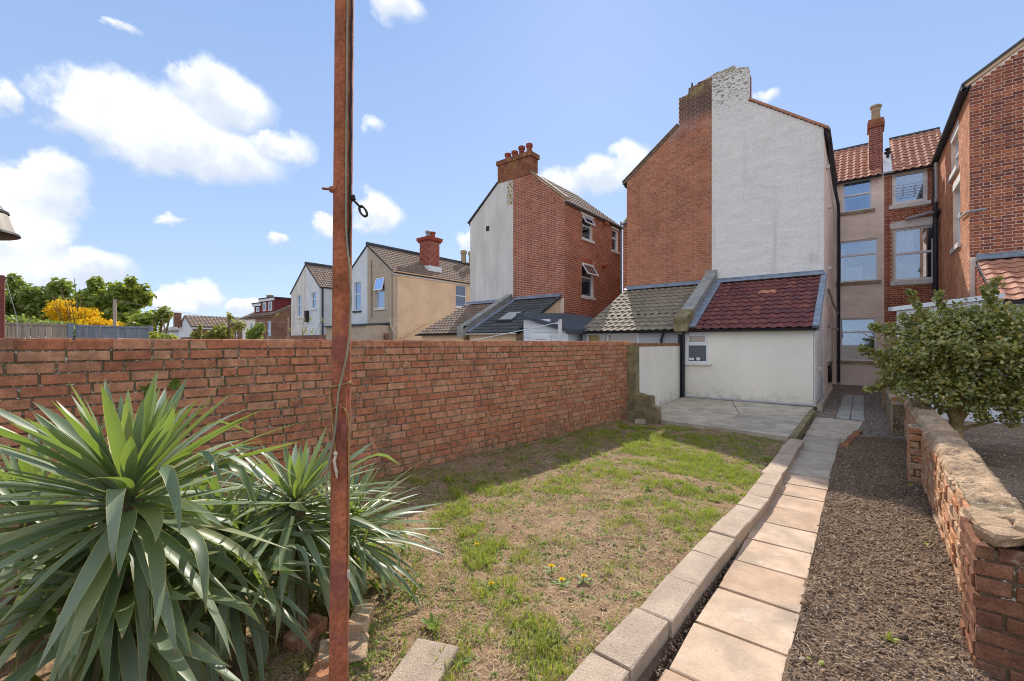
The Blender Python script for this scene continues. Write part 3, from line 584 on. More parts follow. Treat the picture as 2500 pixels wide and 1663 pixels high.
for u,z in ((2.62,1.27),(2.44,1.24)):                     # ferns rooted in the joints
    f=thing('wall_fern','small green fern rooted in a joint %s of the brick wall'%('right' if u>2.5 else 'left'),'plant',O+Uw*u+Z*z,'ferns growing from the brick wall')
    f['label']='larger green fern growing from a joint in the brick wall above the yucca' if u>2.5 else 'sparse moss-green fern low in a brick joint left of the larger fern'
    vs_=[]; rr=[]
    for k in range(46 if u>2.5 else 26):
        a=random.uniform(-pi,pi); d=(Uw*math.cos(a)+Z*(math.sin(a)-.25)).normalized()*random.uniform(.03,.07)+Nw*random.uniform(.01,.05); p=O+Uw*u+Z*z+Nw*.02; s_=d.cross(Nw).normalized()*.006
        vs_.append([p,p+d*.5+s_,p+d,p+d*.5-s_])
    np_obj('frond',np.array([[list(q) for q in t] for t in vs_]),np.array([[0,1,2,3]]),rng.random(len(vs_)),m_weed,f)
# white rendered end of the boundary wall with stepped concrete block in front
rw=thing('rendered_wall','short white rendered garden wall between brick wall and white extension','wall',(-3.75,10.3,0))
U2=V((-3.935+3.62,12.42-8.45,0)).normalized(); O2=V((-3.60,8.45,0)); L2=(V((-3.9,12.42,0))-O2).length
N2=U2.cross(Z); m=MB(); m.obox(O2,U2,N2,0,L2,-.2,0,0,1.53); m.build('render',m_white,rw)
m=MB(); m.obox(O2,U2,N2,.1,L2,-.22,.012,1.532,1.60); m.build('coping',m_lichen,rw)
ps=thing('wall_pier','mossy roughcast concrete pier with broken stepped foot ending the brick wall','pier',(-3.55,8.35,0))
m=MB(); 
def rough_prism(mb,poly,y0,y1,jit=.01):
    mb.prism(poly,(1,0,0),(0,0,1),(0,y0,0),(0,y1-y0,0))
rough_prism(m,[(-3.66,-.05),(-3.05,-.05),(-3.04,.10),(-3.045,.33),(-3.06,.362),(-3.15,.372),(-3.165,.40),(-3.17,.55),(-3.2,.575),(-3.30,.572),(-3.40,.60),(-3.485,.61),(-3.49,1.56),(-3.66,1.56)],8.32,8.52)
m.build('step_block',m_mossy,ps)
# ------------------------------------------------------------------ houses
GY=15.36; EY=12.43; TY=21.0
def chimney_pots(parent,pts,h,r,mat):
    for i,(x,y,z) in enumerate(pts):
        hh=h*(1 if i<len(pts)/2 else 1.25) if len(pts)>3 else h
        m=MB(); m.lathe([(r,0),(r*.93,hh*.65),(r*.95,hh*.70),(r*1.2,hh*.74),(r*1.22,hh*.95),(r*1.0,hh),(r*.8,hh),(r*.8,hh-.05)],Matrix.Translation((x,y,z)),14); m.build('chimney_pot',mat,parent,smooth=True)
def rake_line(poly_pts,parent,y,mat,th=.05,ov=.06,back=.35,name='verge'):
    """verge strip following the gable rake"""
    for (x0,z0),(x1,z1) in zip(poly_pts[:-1],poly_pts[1:]):
        m=MB(); d=V((x1-x0,0,z1-z0)).normalized(); n=V((-d.z,0,d.x)); n=n if n.z>0 else -n
        a,b=V((x0,y,z0)),V((x1,y,z1)); m.hexa([a-V((0,ov,0)),b-V((0,ov,0)),b+V((0,back,0)),a+V((0,back,0)),a-V((0,ov,0))+n*th,b-V((0,ov,0))+n*th,b+V((0,back,0))+n*th,a+V((0,back,0))+n*th]); m.build(name,mat,parent)
def lean_to(parent,x0,x1,zt,ze,wallm,roofm,tilem,skL=0,n_ind=300,yT=GY,yE=EY,special=None,holes=(),wx0=None,wx1=None,gut=m_black,wholes=(),tw=.21,gauge=.27,flash=True):
    wx0=x0 if wx0 is None else wx0; wx1=x1 if wx1 is None else wx1
    Dv=V((0,yT-yE,zt-ze)); L=Dv.length+.12; Dn=Dv.normalized(); Oe=V((x0,yE,ze))-Dn*.12
    r=slab_roof('roof',parent,Oe,(1,0,0),Dn,x1-x0,L,roofm,.05,skL)
    tiles(r,Oe,(1,0,0),Dn,x1-x0,L-.1,tilem,tw,gauge,n_ind=n_ind,skL=skL,special=special,holes=holes)
    w=wallpoly('wall',parent,(wx0,yE,0),(1,0,0),[(0,-.05),(wx1-wx0,-.05),(wx1-wx0,ze-.08),(0,ze-.08)],wallm,wholes)
    for xx in (wx0,wx1):
        m=MB(); s=.2 if xx==wx0 else -.2; m.prism([(yE+.24,-.05),(yT-.01,-.05),(yT-.01,zt-.1),(yE+.24,ze-.1)],(0,1,0),(0,0,1),(xx,0,0),(s,0,0)); m.build('side_wall',wallm,parent)
    if gut: gutter(parent,(x0-.03,yE-.10,ze-.05),(x1+.02,yE-.10,ze-.05),(0,-1,0),gut)
    if flash:
        m=MB(); a=V((x0+skL,yT-.015,zt+.10)); b=V((x1,yT-.015,zt+.10)); f=-Dn*.2; N=V((1,0,0)).cross(Dn)
        m.hexa([a,b,b+V((0,-.015,0)),a+V((0,-.015,0)),a+Z*.05,b+Z*.05,b+V((0,-.015,0))+Z*.05,a+V((0,-.015,0))+Z*.05]); c0=V((x0+skL,yT-.02,zt+.09)); c1=V((x1,yT-.02,zt+.09))
        m.hexa([c0,c1,c1+f,c0+f,c0+N*.012,c1+N*.012,c1+f+N*.012,c0+f+N*.012]); m.build('flashing',m_lead,parent)
    return w
# ---- the white half with the maroon roofed extension
wh=thing('terraced_house','tall white painted half of the gabled house with maroon tiled white extension','house',(-2.3,GY,0))
px=-3.82
gab=[(px,-.05),(-.82,-.05),(-.82,7.75),(-2.755,9.2),(-2.745,10.26),(-3.10,10.36),(-3.13,10.47),(px,10.40)]
gw_=[(x-px,z) for x,z in gab]
w=wallpoly('wall',wh,(px,GY,0),(1,0,0),gw_,m_wbrick,thick=.3)
lay(w,(px,GY,0),(1,0,0),[(x,max(z,3.55)) for x,z in gw_],m_wbrick,bw=.226,bh=.0785,j=.004,pr=.003,c=.004,n_ind=0,zstart=3.6,depth_var=.002,bond='flemish')
m=MB(); m.box(-4.85,-2.76,GY+.31,GY+.6,8.3,10.2); m.build('chimney_stack',m_lichen,wh)
rake_line([(-2.74,9.22),(-.72,7.70)],wh,GY,m_tterr,.06,.05,.4)
# roof planes of the projection
def main_roof(parent,xe,xr,ze,zr,y0,y1,tm,rm,side,n_ind=0):
    if side>0: Dv=V((xr-xe,0,zr-ze)); O_=V((xe,y0,ze)); U_=V((0,1,0))
    else: Dv=V((xr-xe,0,zr-ze)); O_=V((xe,y1,ze)); U_=V((0,-1,0))
    L=Dv.length; d=Dv.normalized(); r=slab_roof('roof',parent,O_-d*.15,U_,d,y1-y0,L+.15,rm,.05); tiles(r,O_-d*.15,U_,d,y1-y0,L+.1,tm,.21,.27,n_ind=n_ind,seg=4)
    return r
main_roof(wh,-.82,px,7.72,9.95,GY+.05,TY+1,m_tterr,m_dgrey,1)
# side of the projection facing the passage, windows in it
side_holes=[(17.2-GY,19.0-GY,1.0,2.2)]
w=wallpoly('side_wall',wh,(-.82,GY,0),(0,1,0),[(.3,-.05),(TY-GY,-.05),(TY-GY,7.68),(.3,7.68)],m_sidewhite,side_holes,thick=.28)
lay(w,(-.82,GY,0),(0,1,0),[(0.005,.0),(TY-GY-.01,.0),(TY-GY-.01,7.6),(0.005,7.6)],m_pink,holes=[(a-.02,b+.02,c-.12,d+.02) for a,b,c,d in side_holes],bw=.226,bh=.078,j=.006,pr=.006,n_ind=0,bond='flemish')
window(wh,(-.82,GY,0),(0,1,0),17.2-GY,19.0-GY,1.0,2.2,split=.3,sillm=m_msill,gm=m_glassd)
gutter(wh,(-.78,GY-.05,7.70),(-.78,TY-.1,7.70),(1,0,0),m_navy,.06)
pipe('downpipe',wh,[(-.70,GY+.6,7.62),(-.72,GY+3.5,7.2),(-.66,TY-.25,6.9),(-.64,TY-.15,6.6),(-.64,TY-.15,.1)],.05,m_navy)
pipe('waste_pipe',wh,[(-.76,16.2,3.25),(-.70,18.0,2.9),(-.66,19.8,2.75),(-.66,20.6,2.7)],.035,m_gpipe)
pipe('waste_pipe',wh,[(-.82,19.6,2.15),(-.68,19.7,2.13),(-.66,20.7,2.1)],.04,m_gpipe)
for y_,z_ in ((17.2,5.9),(17.3,3.95),(16.4,6.9)): m=MB(); m.obox(V((-.82,y_,0)),V((0,-1,0)),V((1,0,0)),-.08,.08,0,.10,z_,z_+.10); m.build('vent',m_sillm,wh)
# extension
wholes=[(.06,.70,1.06,1.90)]
ex0=-3.84
ext=lean_to(wh,-3.80,-.80,3.55,2.0,m_white,m_dgrey,m_tred,n_ind=300,wx0=ex0,wx1=-.86,wholes=[(.09,.66,1.06,1.88)],
  special=lambda u,d:m_tpatch if (2.27<d<2.5 and 1.15<u<2.1) or (2.0<d<2.25 and 1.35<u<1.75) else None)
wd=window(wh,(ex0,EY,0),(1,0,0),.09,.66,1.06,1.88,split=.38,rev=.02,gm=m_glassd,gm2=m_glasso,sd_=.05)
m=MB(); m.box(ex0+.16,ex0+.30,EY-.001,EY+.012,1.14,1.20); m.build('soap_dish',m_frame,wd)
m=MB(); m.lathe([(.03,0),(.06,.03),(.055,.07),(.02,.09)],Matrix.Translation((ex0+.40,EY+.012,1.13)),10); m.build('ornament',m_frame,wd,smooth=True)
for k in range(13):                                     # blue grey verge tiles up the right edge
    d=V((0,GY-EY,1.55)).normalized(); p=V((-.80,EY,2.0))+d*(-.12+k*.265); n_=V((1,0,0)).cross(d); m=MB(); m.obox(p,V((1,0,0)),n_,-.07,.06,-.06,.075,0,.27,d); m.build('verge_tile',m_lead,wh)
m=MB(); m.box(-.86,-.835,EY+.24,GY,0,1.9); 
sw=m.build('flank_wall',m_sidewhite,wh)
lay(sw,(-.835,EY+.02,0),(0,1,0),[(0,.1),(GY-EY-.02,.1),(GY-EY-.02,3.3),(0,1.85)],m_sidewhite,bw=.226,bh=.076,j=.008,pr=.007,n_ind=0,bond='flemish')
m=MB(); m.obox(V((-.83,13.9,0)),V((0,-1,0)),V((1,0,0)),-.25,.25,.0,.05,.9,.96); m.build('sill',m_sillm,wh)
m=MB(); m.box(-.80,-.70,EY+.1,18,-.02,.16); m.build('plinth',m_concrete,wh)
pipe('waste_pipe',wh,[(-.74,13.2,.72),(-.74,13.3,.22),(-.72,12.6,.18)],.022,m_gpipe)
pipe('downpipe',wh,[(-3.80,EY-.09,1.92),(-3.80,EY-.07,1.75),(-3.80,EY-.07,.12)],.035,m_navy)
# parapet between the two lean-tos
pp=MB(); d=V((0,GY-EY,1.55)).normalized(); a=V((px-.10,EY-.30,1.98)); n_=V((1,0,0)).cross(d)
pp.obox(V((px,EY-.1,1.93)),V((1,0,0)),n_,-.13,.13,-.1,.30,0,3.45,d); pp.build('parapet',m_coping,wh)
m=MB(); m.obox(V((px,EY-.1,1.93)),V((1,0,0)),n_,-.165,.165,.302,.36,.35,3.5,d); m.build('coping',m_coping,wh)
m=MB(); m.prism([(EY-.28,1.92),(EY+.12,1.92),(EY+.34,2.28),(EY+.30,2.56),(EY-.10,2.38),(EY-.30,2.30),(EY-.24,2.12)],(0,1,0),(0,0,1),(px-.18,0,0),(.36,0,0)); m.build('kneeler',m_mossy,wh)
m=MB(); d0=V((px+.14,EY-.1,1.98)); m.obox(d0,V((1,0,0)),n_,0,.20,.045,.09,0,3.4,d); m.build('gutter_lining',m_lead,wh)
m=MB(); m.box(px-.17,px+.17,GY-.16,GY-.02,3.45,3.98); m.build('parapet_stop',m_coping,wh)
# hanging coil of black hose by the side door
hs=thing('hose_coil','black garden hose coil hanging on the white passage wall','hose',(-.72,17.4,.7)); m=MB()
m.tube([(-.76+.02*math.sin(k*.9),17.4+.13*math.cos(k*pi/8),.62+.26*math.sin(k*pi/8)+.01*(k//16)) for k in range(49)],.035,7); m.build('hose_loop',m_black,hs,smooth=True)
m=MB(); m.tube([(-.82,17.4,.95),(-.70,17.4,.96)],.012,6); m.build('hook',m_iron,hs)
# ---- the red brick half with the buff lean-to
bh_=thing('terraced_house','red brick half of the gabled house with sooty stack and buff tiled lean-to','house',(-5.3,GY,0))
xl=-6.77
gb=[(xl,-.05),(px,-.05),(px,10.40),(-4.557,10.22),(-4.56,10.06),(-4.88,9.99),(-4.885,9.02),(xl,7.56)]
gb_=[(x-xl,z) for x,z in gb]; xlw=px-.002
w=wallpoly('wall',bh_,(xl,GY,0),(1,0,0),[(x-(.003 if x>2 else 0),z) for x,z in gb_],m_hmortar,thick=.3)
lay(w,(xl,GY,0),(1,0,0),[(x-(.004 if x>2.5 else 0),max(z,3.5)) for x,z in gb_],m_hbrick,bw=.222,bh=.067,j=.011,pr=.006,c=.003,n_ind=300,zstart=3.55,bond='flemish')
rake_line([(xl-.12,7.50),(-4.89,9.05)],bh_,GY,m_msill,.05,.03,.3); rake_line([(xl-.14,7.56),(-4.89,9.11)],bh_,GY,m_tbrown,.05,.07,.3,'verge_tiles')
main_roof(bh_,xl,px,7.52,9.95,GY+.05,TY+1,m_tbrown,m_dgrey,-1)
w2=wallpoly('side_wall',bh_,(xl,GY+.3,0),(0,1,0),[(0,-.05),(TY-GY-.3,-.05),(TY-GY-.3,7.5),(0,7.5)],m_hmortar,thick=-.28)
m=MB(); m.lathe([(.035,0),(.05,.05),(.02,.3)],Matrix.Translation((-4.5,GY+.2,10.2)),8); m.build('finial',m_iron,bh_)
gutter(bh_,(xl-.02,GY-.12,7.52),(xl-.02,TY,7.52),(-1,0,0),m_navy,.06)
lean_to(bh_,-7.02,-3.98,3.55,2.0,m_grey,m_dgrey,m_tcream,skL=.22,n_ind=300,wx0=-6.98,wx1=-3.98,wholes=[(.13,1.87,.9,1.91)],tw=.22,gauge=.28)
window(bh_,(-6.98,EY,0),(1,0,0),.13,1.87,.9,1.91,split=0,mull=.42,rev=.03,gm=m_glasso,sd_=.05)
pipe('downpipe',bh_,[(-4.35,EY-.10,1.93),(-4.36,EY-.10,1.83),(-4.42,EY-.06,1.72),(-4.42,EY-.06,.1)],.035,m_navy)
# ---- left neighbour: grey rendered half and dark red brick half
S=-8.31
gr=thing('terraced_house','grey rendered half of the left gabled house with brown tiled lean-to','house',(-13.5,GY,0))
lp,ll,lr=-12.13,-14.786,-9.465
gA=[(0,-.05),(lp-ll-.003,-.05),(lp-ll-.003,9.12),(1.79,8.95),(0,7.43)]
wallpoly('wall',gr,(ll,GY,0),(1,0,0),gA,m_grender,thick=.3)
w=wallpoly('side_wall',gr,(ll,GY+.3,0),(0,1,0),[(0,-.05),(TY-GY-.3,-.05),(TY-GY-.3,7.4),(0,7.4)],m_grender,thick=-.28)
rake_line([(ll-.12,7.40),(-13.0,8.97)],gr,GY,m_tdark,.05,.06,.3)
main_roof(gr,ll,lp,7.42,9.65,GY+.05,TY-.24,m_tbrown,m_dgrey,-1)
m=MB(); m.box(-13.75,-13.55,GY-.012,GY-.002,6.85,7.08); m.build('air_brick',m_iron,gr)
# yellow lichen patch is in the material of this strip of old brick
m=MB(); m.prism([(0,0),(.34,.0),(.34,1.25),(0,.95)],(1,0,0),(0,0,1),(lp-.36,GY-.006,7.82),(0,.004,0)); m.build('lichen_patch',surf('lichen_on_render',[(.62,.59,.52)],.95,.1,(4,.1),[(9,(.34,.25,.04),.47,.56,.95),(20,(.42,.34,.12),.6,.7,.6)],(60,.5)),gr)
lean_to(gr,-15.05,-12.55,3.45,2.02,m_cream,m_dgrey,m_tbrown,n_ind=200,wx0=-14.85,wx1=-12.3)
rb=thing('terraced_house','dark red brick half of the left gabled house with open white windows','house',(-10.8,GY,0))
gB=[(0,-.05),(lr-lp,-.05),(lr-lp,7.47),(.93,8.98),(0,9.12)]
w=wallpoly('wall',rb,(lp,GY,0),(1,0,0),gB,m_lbmortar,thick=.3)
lay(w,(lp,GY,0),(1,0,0),[(x,max(z,3.4)) for x,z in gB],m_lbbrick,bw=.222,bh=.066,j=.0115,pr=.006,c=.003,n_ind=300,zstart=3.45,bond='flemish')
hl=[(16.83-GY,17.75-GY,6.2,7.2),(16.80-GY,17.85-GY,3.66,5.12),(19.73-GY,20.4-GY,6.15,7.2)]
w=wallpoly('side_wall',rb,(lr,GY,0),(0,1,0),[(.3,-.05),(TY-.24-GY,-.05),(TY-.24-GY,7.42),(.3,7.42)],m_lbmortar,hl,thick=.28)
lay(w,(lr,GY,0),(0,1,0),[(0,1.9),(TY-.24-GY,1.9),(TY-.24-GY,7.4),(0,7.4)],m_lbbrick,holes=[(a,b,c-.12,d+.10) for a,b,c,d in hl],bw=.222,bh=.066,j=.0115,pr=.006,c=.003,n_ind=300,bond='flemish')
for i,(a,b,c,d) in enumerate(hl):
    wd=window(rb,(lr,GY,0),(0,1,0),a,b,c,d,split=.42,gm=m_clear,inner=i==2,rev=.07,dress=[(0,.3,0,.55,m_blind)] if i==1 else [(.0,1,0,.3,m_tan)] if i==0 else [])
    if i<2: open_vent(wd,(lr,GY,0),(0,1,0),a+.02,b-.02,d-(d-c)*.42,d-.02,R(32),-.03)
m=MB(); m.obox(V((lr,GY,0)),V((0,1,0)),V((1,0,0)),1.33,2.53,.0,.03,7.205,7.30); m.build('lintel',m_sillm,rb)
m=MB(); m.obox(V((lr,GY,0)),V((0,1,0)),V((1,0,0)),4.3,5.1,.0,.03,7.205,7.29); m.build('lintel',m_sillm,rb)
for k in range(15):
    m=MB(); t=(k-7)/7; m.obox(V((lr,GY,0)),V((0,1,0)),V((1,0,0)),1.40+k*.071,1.46+k*.071,-.01,.008,5.13-.05*t*t,5.36-.05*t*t); m.build('arch_brick',m_lbbrick,rb)
m=MB(); m.obox(V((lr,GY,0)),V((0,1,0)),V((1,0,0)),1.44,2.49,-.06,.012,4.98,5.12); m.build('arch_panel',m_frame,rb)
rake_line([(lp+.95,9.0),(lr+.08,7.46)],rb,GY,m_cream,.05,.02,.3); rake_line([(lp+.93,9.06),(lr+.10,7.52)],rb,GY,m_tbrown,.05,.05,.3,'verge_tiles')
main_roof(rb,lr,lp,7.44,9.65,GY+.05,TY-.24,m_tbrown,m_dgrey,1)
gutter(rb,(lr+.02,GY-.05,7.44),(lr+.02,TY-.2,7.44),(1,0,0),m_sillm,.06)
for y_,z_ in ((18.87,7.2),(18.74,5.2)): m=MB(); m.tube([(lr,y_,z_+.04),(lr+.22,y_,z_)],.09,10); m.build('flue',m_lbbrick,rb)
pipe('downpipe',rb,[(lr+.06,TY-.34,7.7),(lr+.06,TY-.34,2)],.055,m_gpipe)
# shared stack of the left pair
sk=MB(); sk.box(-13.02,-11.18,GY-.03,GY+.55,8.93,9.72); st=sk.build('chimney_stack',m_lichen,rb)
m=MB(); m.box(-13.07,-11.12,GY-.08,GY+.61,9.72,9.92); m.build('chimney_cap',m_lichen,rb)
chimney_pots(rb,[(-12.72,GY+.35,9.92),(-12.32,GY+.35,9.92),(-11.92,GY+.35,9.92),(-11.50,GY+.35,9.92)],.42,.13,m_pot)
lean_to(rb,-12.0,-9.62,3.5,2.02,m_cream,m_dgrey,m_tdark,n_ind=250,wx0=-12.0,wx1=-9.70,gut=m_sillm,holes=[(.75,1.55,.95,1.9)])
d=V((0,GY-EY,1.48)).normalized(); n_=V((1,0,0)).cross(d)
m=MB(); m.obox(V((-11.25,EY,2.02)),V((1,0,0)),n_,0,.80,.03,.10,.86,1.70,d); rl=m.build('rooflight',m_dgrey,rb); m=MB(); m.obox(V((-11.25,EY,2.02)),V((1,0,0)),n_,.07,.73,.101,.108,.93,1.63,d); m.build('pane',m_glassc,rl)
pp=MB(); pp.obox(V((-12.28,EY-.1,1.95)),V((1,0,0)),n_,-.12,.12,-.1,.24,0,3.45,d); pp.build('parapet',m_coping,rb)
for k in range(7): m=MB(); m.obox(V((-12.28,EY-.1,1.95)),V((1,0,0)),n_,-.16,.16,.242,.32,.02+k*.49,.49+k*.49,d); m.build('coping',m_coping,rb)
m=MB(); m.obox(V((-12.14,EY-.05,1.98)),V((1,0,0)),n_,0,.24,.045,.09,0,3.4,d); m.build('gutter_lining',m_lead,rb)
m=MB(); m.box(-12.44,-12.12,EY-.26,EY+.1,1.85,2.28); m.build('kneeler',m_coping,rb)
# ---- small white shed with dark felt roof between the gardens
sh=thing('garden_shed','small white boarded lean-to shed with dark felt roof below the brick house','shed',(-8.3,12.2,0))
for k in range(10): m=MB(); z0=.9+k*.15; xr_=-7.28 if z0<1.95 else -7.28-(z0-1.95)*2.1; m.box(-8.95,xr_,11.9,11.98+.004*(k%2),z0,z0+.142); m.build('board',m_tin,sh)
m=MB(); m.hexa([(-9.15,11.75,2.52),(-7.0,11.75,1.90),(-6.1,15.2,1.95),(-9.15,15.2,2.72),(-9.15,11.75,2.62),(-7.0,11.75,2.02),(-6.1,15.2,2.2),(-9.15,15.2,2.80)]); m.build('roof',m_dgrey,sh)
m=MB(); m.box(-8.62,-7.85,11.84,11.91,.9,1.86); dr=m.build('door',m_frame,sh); m=MB(); m.box(-8.4,-8.0,11.83,11.839,1.72,1.74); m.build('trim',m_gpipe,dr)
m=MB(); m.box(-7.28,-7.2,11.9,15,.2,1.9); m.build('side_wall',m_tin,sh)
# ---- terrace behind the passage
pk=thing('terraced_house','narrow pink painted terrace front with three windows behind the passage','house',(0,TY,0))
pO=(-.82,TY,0); hp=[(.29,1.16,6.58,7.76),(.16,1.335,3.92,5.49),(.20,1.286,.94,2.54)]
w=wallpoly('wall',pk,pO,(1,0,0),[(0,-.05),(1.51,-.05),(1.51,7.78),(0,7.78)],m_pink,hp,thick=.3)
lay(w,pO,(1,0,0),[(0,2.9),(1.51,2.9),(1.51,7.7),(0,7.7)],m_pink,holes=[(a-.02,b+.02,c-.14,d+.12) for a,b,c,d in hp],bw=.226,bh=.077,j=.006,pr=.006,n_ind=0,bond='flemish')
for i,(a,b,c,d) in enumerate(hp): window(pk,pO,(1,0,0),a,b,c,d,split=(.47,.36,.33)[i],rev=.05,sillm=m_msill,gm=m_clear,inner=False,dress=([(.0,1.,.45,1.,m_blind),(0,.14,0,.5,m_curtain)],[(0,.16,0,1,m_curtain),(.2,.62,.02,.36,m_blind),(.72,1,0,.25,m_tan)],[(0,.10,0,1,m_curtain),(.12,.7,.0,.62,m_tan),(0,1,.72,1,m_blind)])[i])
def terr_roof(parent,x0,x1):
    d=V((0,2.55,2.04)).normalized(); o=V((x0,TY-.15,7.72)); r=slab_roof('roof',parent,o,(1,0,0),d,x1-x0,3.45,m_dgrey,.05); tiles(r,o,(1,0,0),d,x1-x0,3.4,m_tterr,.22,.28,n_ind=180,seg=6,amp=.04)
    m=MB(); e=o+d*3.42; m.tube([e,e+V((x1-x0,0,0))],.10,8); m.build('ridge',m_dgrey,parent)
terr_roof(pk,-1.6,.62); gutter(pk,(-.82,TY-.12,7.72),(.60,TY-.12,7.72),(0,-1,0),m_navy,.05)
ck=MB(); ck.box(.255,.66,TY+.25,TY+.85,7.7,9.75); cs=ck.build('chimney_stack',m_hmortar,pk)
lay(cs,(.255,TY+.25,0),(1,0,0),[(0,7.9),(.405,7.9),(.405,9.7),(0,9.7)],surf('plum_brick',[(.26,.07,.055),(.20,.06,.06),(.30,.09,.06)],.9,.12,(3,.2),[],(50,.4)),bw=.222,bh=.066,j=.012,n_ind=80,bond='flemish')
m=MB(); m.box(.21,.71,TY+.20,TY+.9,9.66,9.86); m.box(.23,.69,TY+.22,TY+.88,9.86,9.97); m.build('chimney_cap',m_lichen,pk)
m=MB(); m.lathe([(.15,0),(.125,.38),(.15,.42),(.135,.50),(.18,.53),(.18,.60),(.13,.62)],Matrix.Translation((.46,TY+.55,9.97)),14); m.build('chimney_pot',m_potbuff,pk,smooth=True)
m=MB(); m.lathe([(.04,0),(.05,.25),(.11,.28),(.12,.33),(.05,.37),(.09,.42),(.09,.46),(.02,.50)],Matrix.Translation((.82,TY+.9,8.52)),12); m.build('cowl',m_iron,pk,smooth=True)
m=MB(); d=V((0,2.55,2.04)).normalized(); n_=V((1,0,0)).cross(d); m.obox(V((.66,TY-.1,7.72)),V((1,0,0)),n_,0,.25,.03,.10,0,1.9,d); m.build('flashing',m_tin,pk)
bk=thing('terraced_house','red brick terrace front with barred upper window beside the black pipes','house',(1.5,TY,0))
bO=(.692,TY,0); hb=[(.215,1.145,6.58,7.73),(.255,1.325,3.84,5.71)]
w=wallpoly('wall',bk,bO,(1,0,0),[(0,-.05),(1.42,-.05),(1.42,7.78),(0,7.78)],m_hmortar,hb,thick=.3)
lay(w,bO,(1,0,0),[(0,1.9),(1.42,1.9),(1.42,7.7),(0,7.7)],m_lbbrick,holes=[(hb[0][0],hb[0][1],6.45,7.75),(hb[1][0]-.05,hb[1][1],3.70,5.95)],bw=.222,bh=.067,j=.012,n_ind=240,bond='flemish')
wd=window(bk,bO,(1,0,0),*hb[0],split=0,rev=.03,fw=.11,sd_=.14,gm=m_clear,dress=[(0,1,0,1,m_blind)]); wz=bO
m=MB()
for k in range(5): z0=6.86+k*.093; m.tube([(bO[0]+.20,TY-.12,z0),(bO[0]+1.17,TY-.12,z0)],.008,5)
for x in (.52,.83): m.tube([(bO[0]+x,TY-.115,6.84),(bO[0]+x,TY-.115,7.25)],.007,5)
m.build('window_bar',m_gpipe,wd)
window(bk,bO,(1,0,0),*hb[1],split=.48,rev=.03,fw=.07,sd_=.16,inner=False,gm=m_clear,dress=[(0,.5,.55,1,m_blind),(.68,.84,0,1,m_tan),(.05,.6,0,.34,m_tan)])
m=MB(); m.prism([(.18,5.72),(1.36,5.72),(1.38,6.0),(.62,6.0),(.55,5.97),(.14,5.90)],(1,0,0),(0,0,1),(bO[0],TY-.035,0),(0,.03,0)); m.build('lintel',m_sillm,bk)
terr_roof(bk,.92,2.4); gutter(bk,(.66,TY-.12,7.72),(2.05,TY-.12,7.72),(0,-1,0),m_black,.05)
pipe('soil_pipe',bk,[(2.02,TY-.14,7.6),(2.02,TY-.14,6.0),(2.02,TY-.14,2.3)],.065,m_navy)
pipe('waste_pipe',bk,[(1.25,TY-.12,6.0),(1.9,TY-.14,6.12),(2.0,TY-.14,6.1)],.055,m_gpipe)
# ---- right house
rh=thing('terraced_house','tall mottled red brick house at the right edge with clay tiled lean-to','house',(4,GY,0))
rx=2.10
gR=[(0,-.05),(5.6,-.05),(5.6,7.9),(2.8,9.86),(0,7.9)]
w=wallpoly('wall',rh,(rx,GY,0),(1,0,0),gR,m_lbmortar,thick=.3)
lay(w,(rx,GY,0),(1,0,0),[(0,3.7),(3.2,3.7),(3.2,9.5),(2.8,9.75),(0,7.85)],m_rbrick,bw=.222,bh=.066,j=.0115,pr=.006,c=.003,n_ind=300,bond='flemish')
rake_line([(rx-.06,7.88),(rx+2.8,9.86)],rh,GY,m_cream,.07,.03,.3); rake_line([(rx-.12,7.93),(rx+2.8,9.95)],rh,GY,m_tdark,.05,.07,.3,'verge_tiles')
hr=[(TY-18.15,TY-16.9,6.45,7.45),(TY-17.8,TY-16.65,4.3,5.95)]
w=wallpoly('side_wall',rh,(rx,TY,0),(0,-1,0),[(0,-.05),(TY-GY-.3,-.05),(TY-GY-.3,7.85),(0,7.85)],m_lbmortar,hr,thick=.28)
m_litbrick=surf('lit_orange_brick',[(.62,.30,.17),(.56,.25,.14),(.66,.34,.20),(.52,.22,.13)],.9,.12,(2,.2),[(1.2,(.40,.16,.09),.55,.75,.5)],(60,.4),fine=(60,.12))  # orange brick lightened so the side wall reads as sunlit
lay(w,(rx,TY,0),(0,-1,0),[(0,1.9),(TY-GY-.005,1.9),(TY-GY-.005,7.8),(0,7.8)],m_litbrick,holes=[(a,b,c-.13,d+.2) for a,b,c,d in hr],bw=.222,bh=.067,j=.0105,n_ind=200,bond='flemish')
for a,b,c,d in hr: window(rh,(rx,TY,0),(0,-1,0),a,b,c,d,split=.45,rev=.09,sd_=.13,inner=False)
for a,b,c,d in hr: m=MB(); m.obox(V((rx,TY,0)),V((0,-1,0)),V((-1,0,0)),a-.06,b+.06,-.05,.012,d+.003,d+.2); m.build('lintel',m_sillm,rh)
gutter(rh,(rx-.04,GY-.05,7.85),(rx-.04,TY,7.85),(-1,0,0),m_navy,.075)
m=MB(); m.box(rx-.14,rx+.02,GY-.02,TY,7.86,7.93); m.build('soffit',m_navy,rh)
pipe('downpipe',rh,[(rx-.09,TY-.5,7.7),(rx-.09,TY-.55,6.5),(rx-.12,TY-.5,6.2)],.045,m_gpipe)
pipe('soil_pipe',rh,[(rx-.12,TY-.75,6.3),(rx-.12,TY-.75,2.2)],.06,m_navy); pipe('soil_pipe',rh,[(rx-.09,TY-.95,6.0),(rx-.13,TY-.4,5.5),(rx-.13,TY-.3,5.2)],.07,m_navy)
pipe('overflow_pipe',rh,[(rx-.02,16.4,5.05),(rx-.06,16.3,4.88),(rx-.05,15.4,4.82),(rx+.25,15.2,4.80)],.025,m_gpipe)
RY=13.35
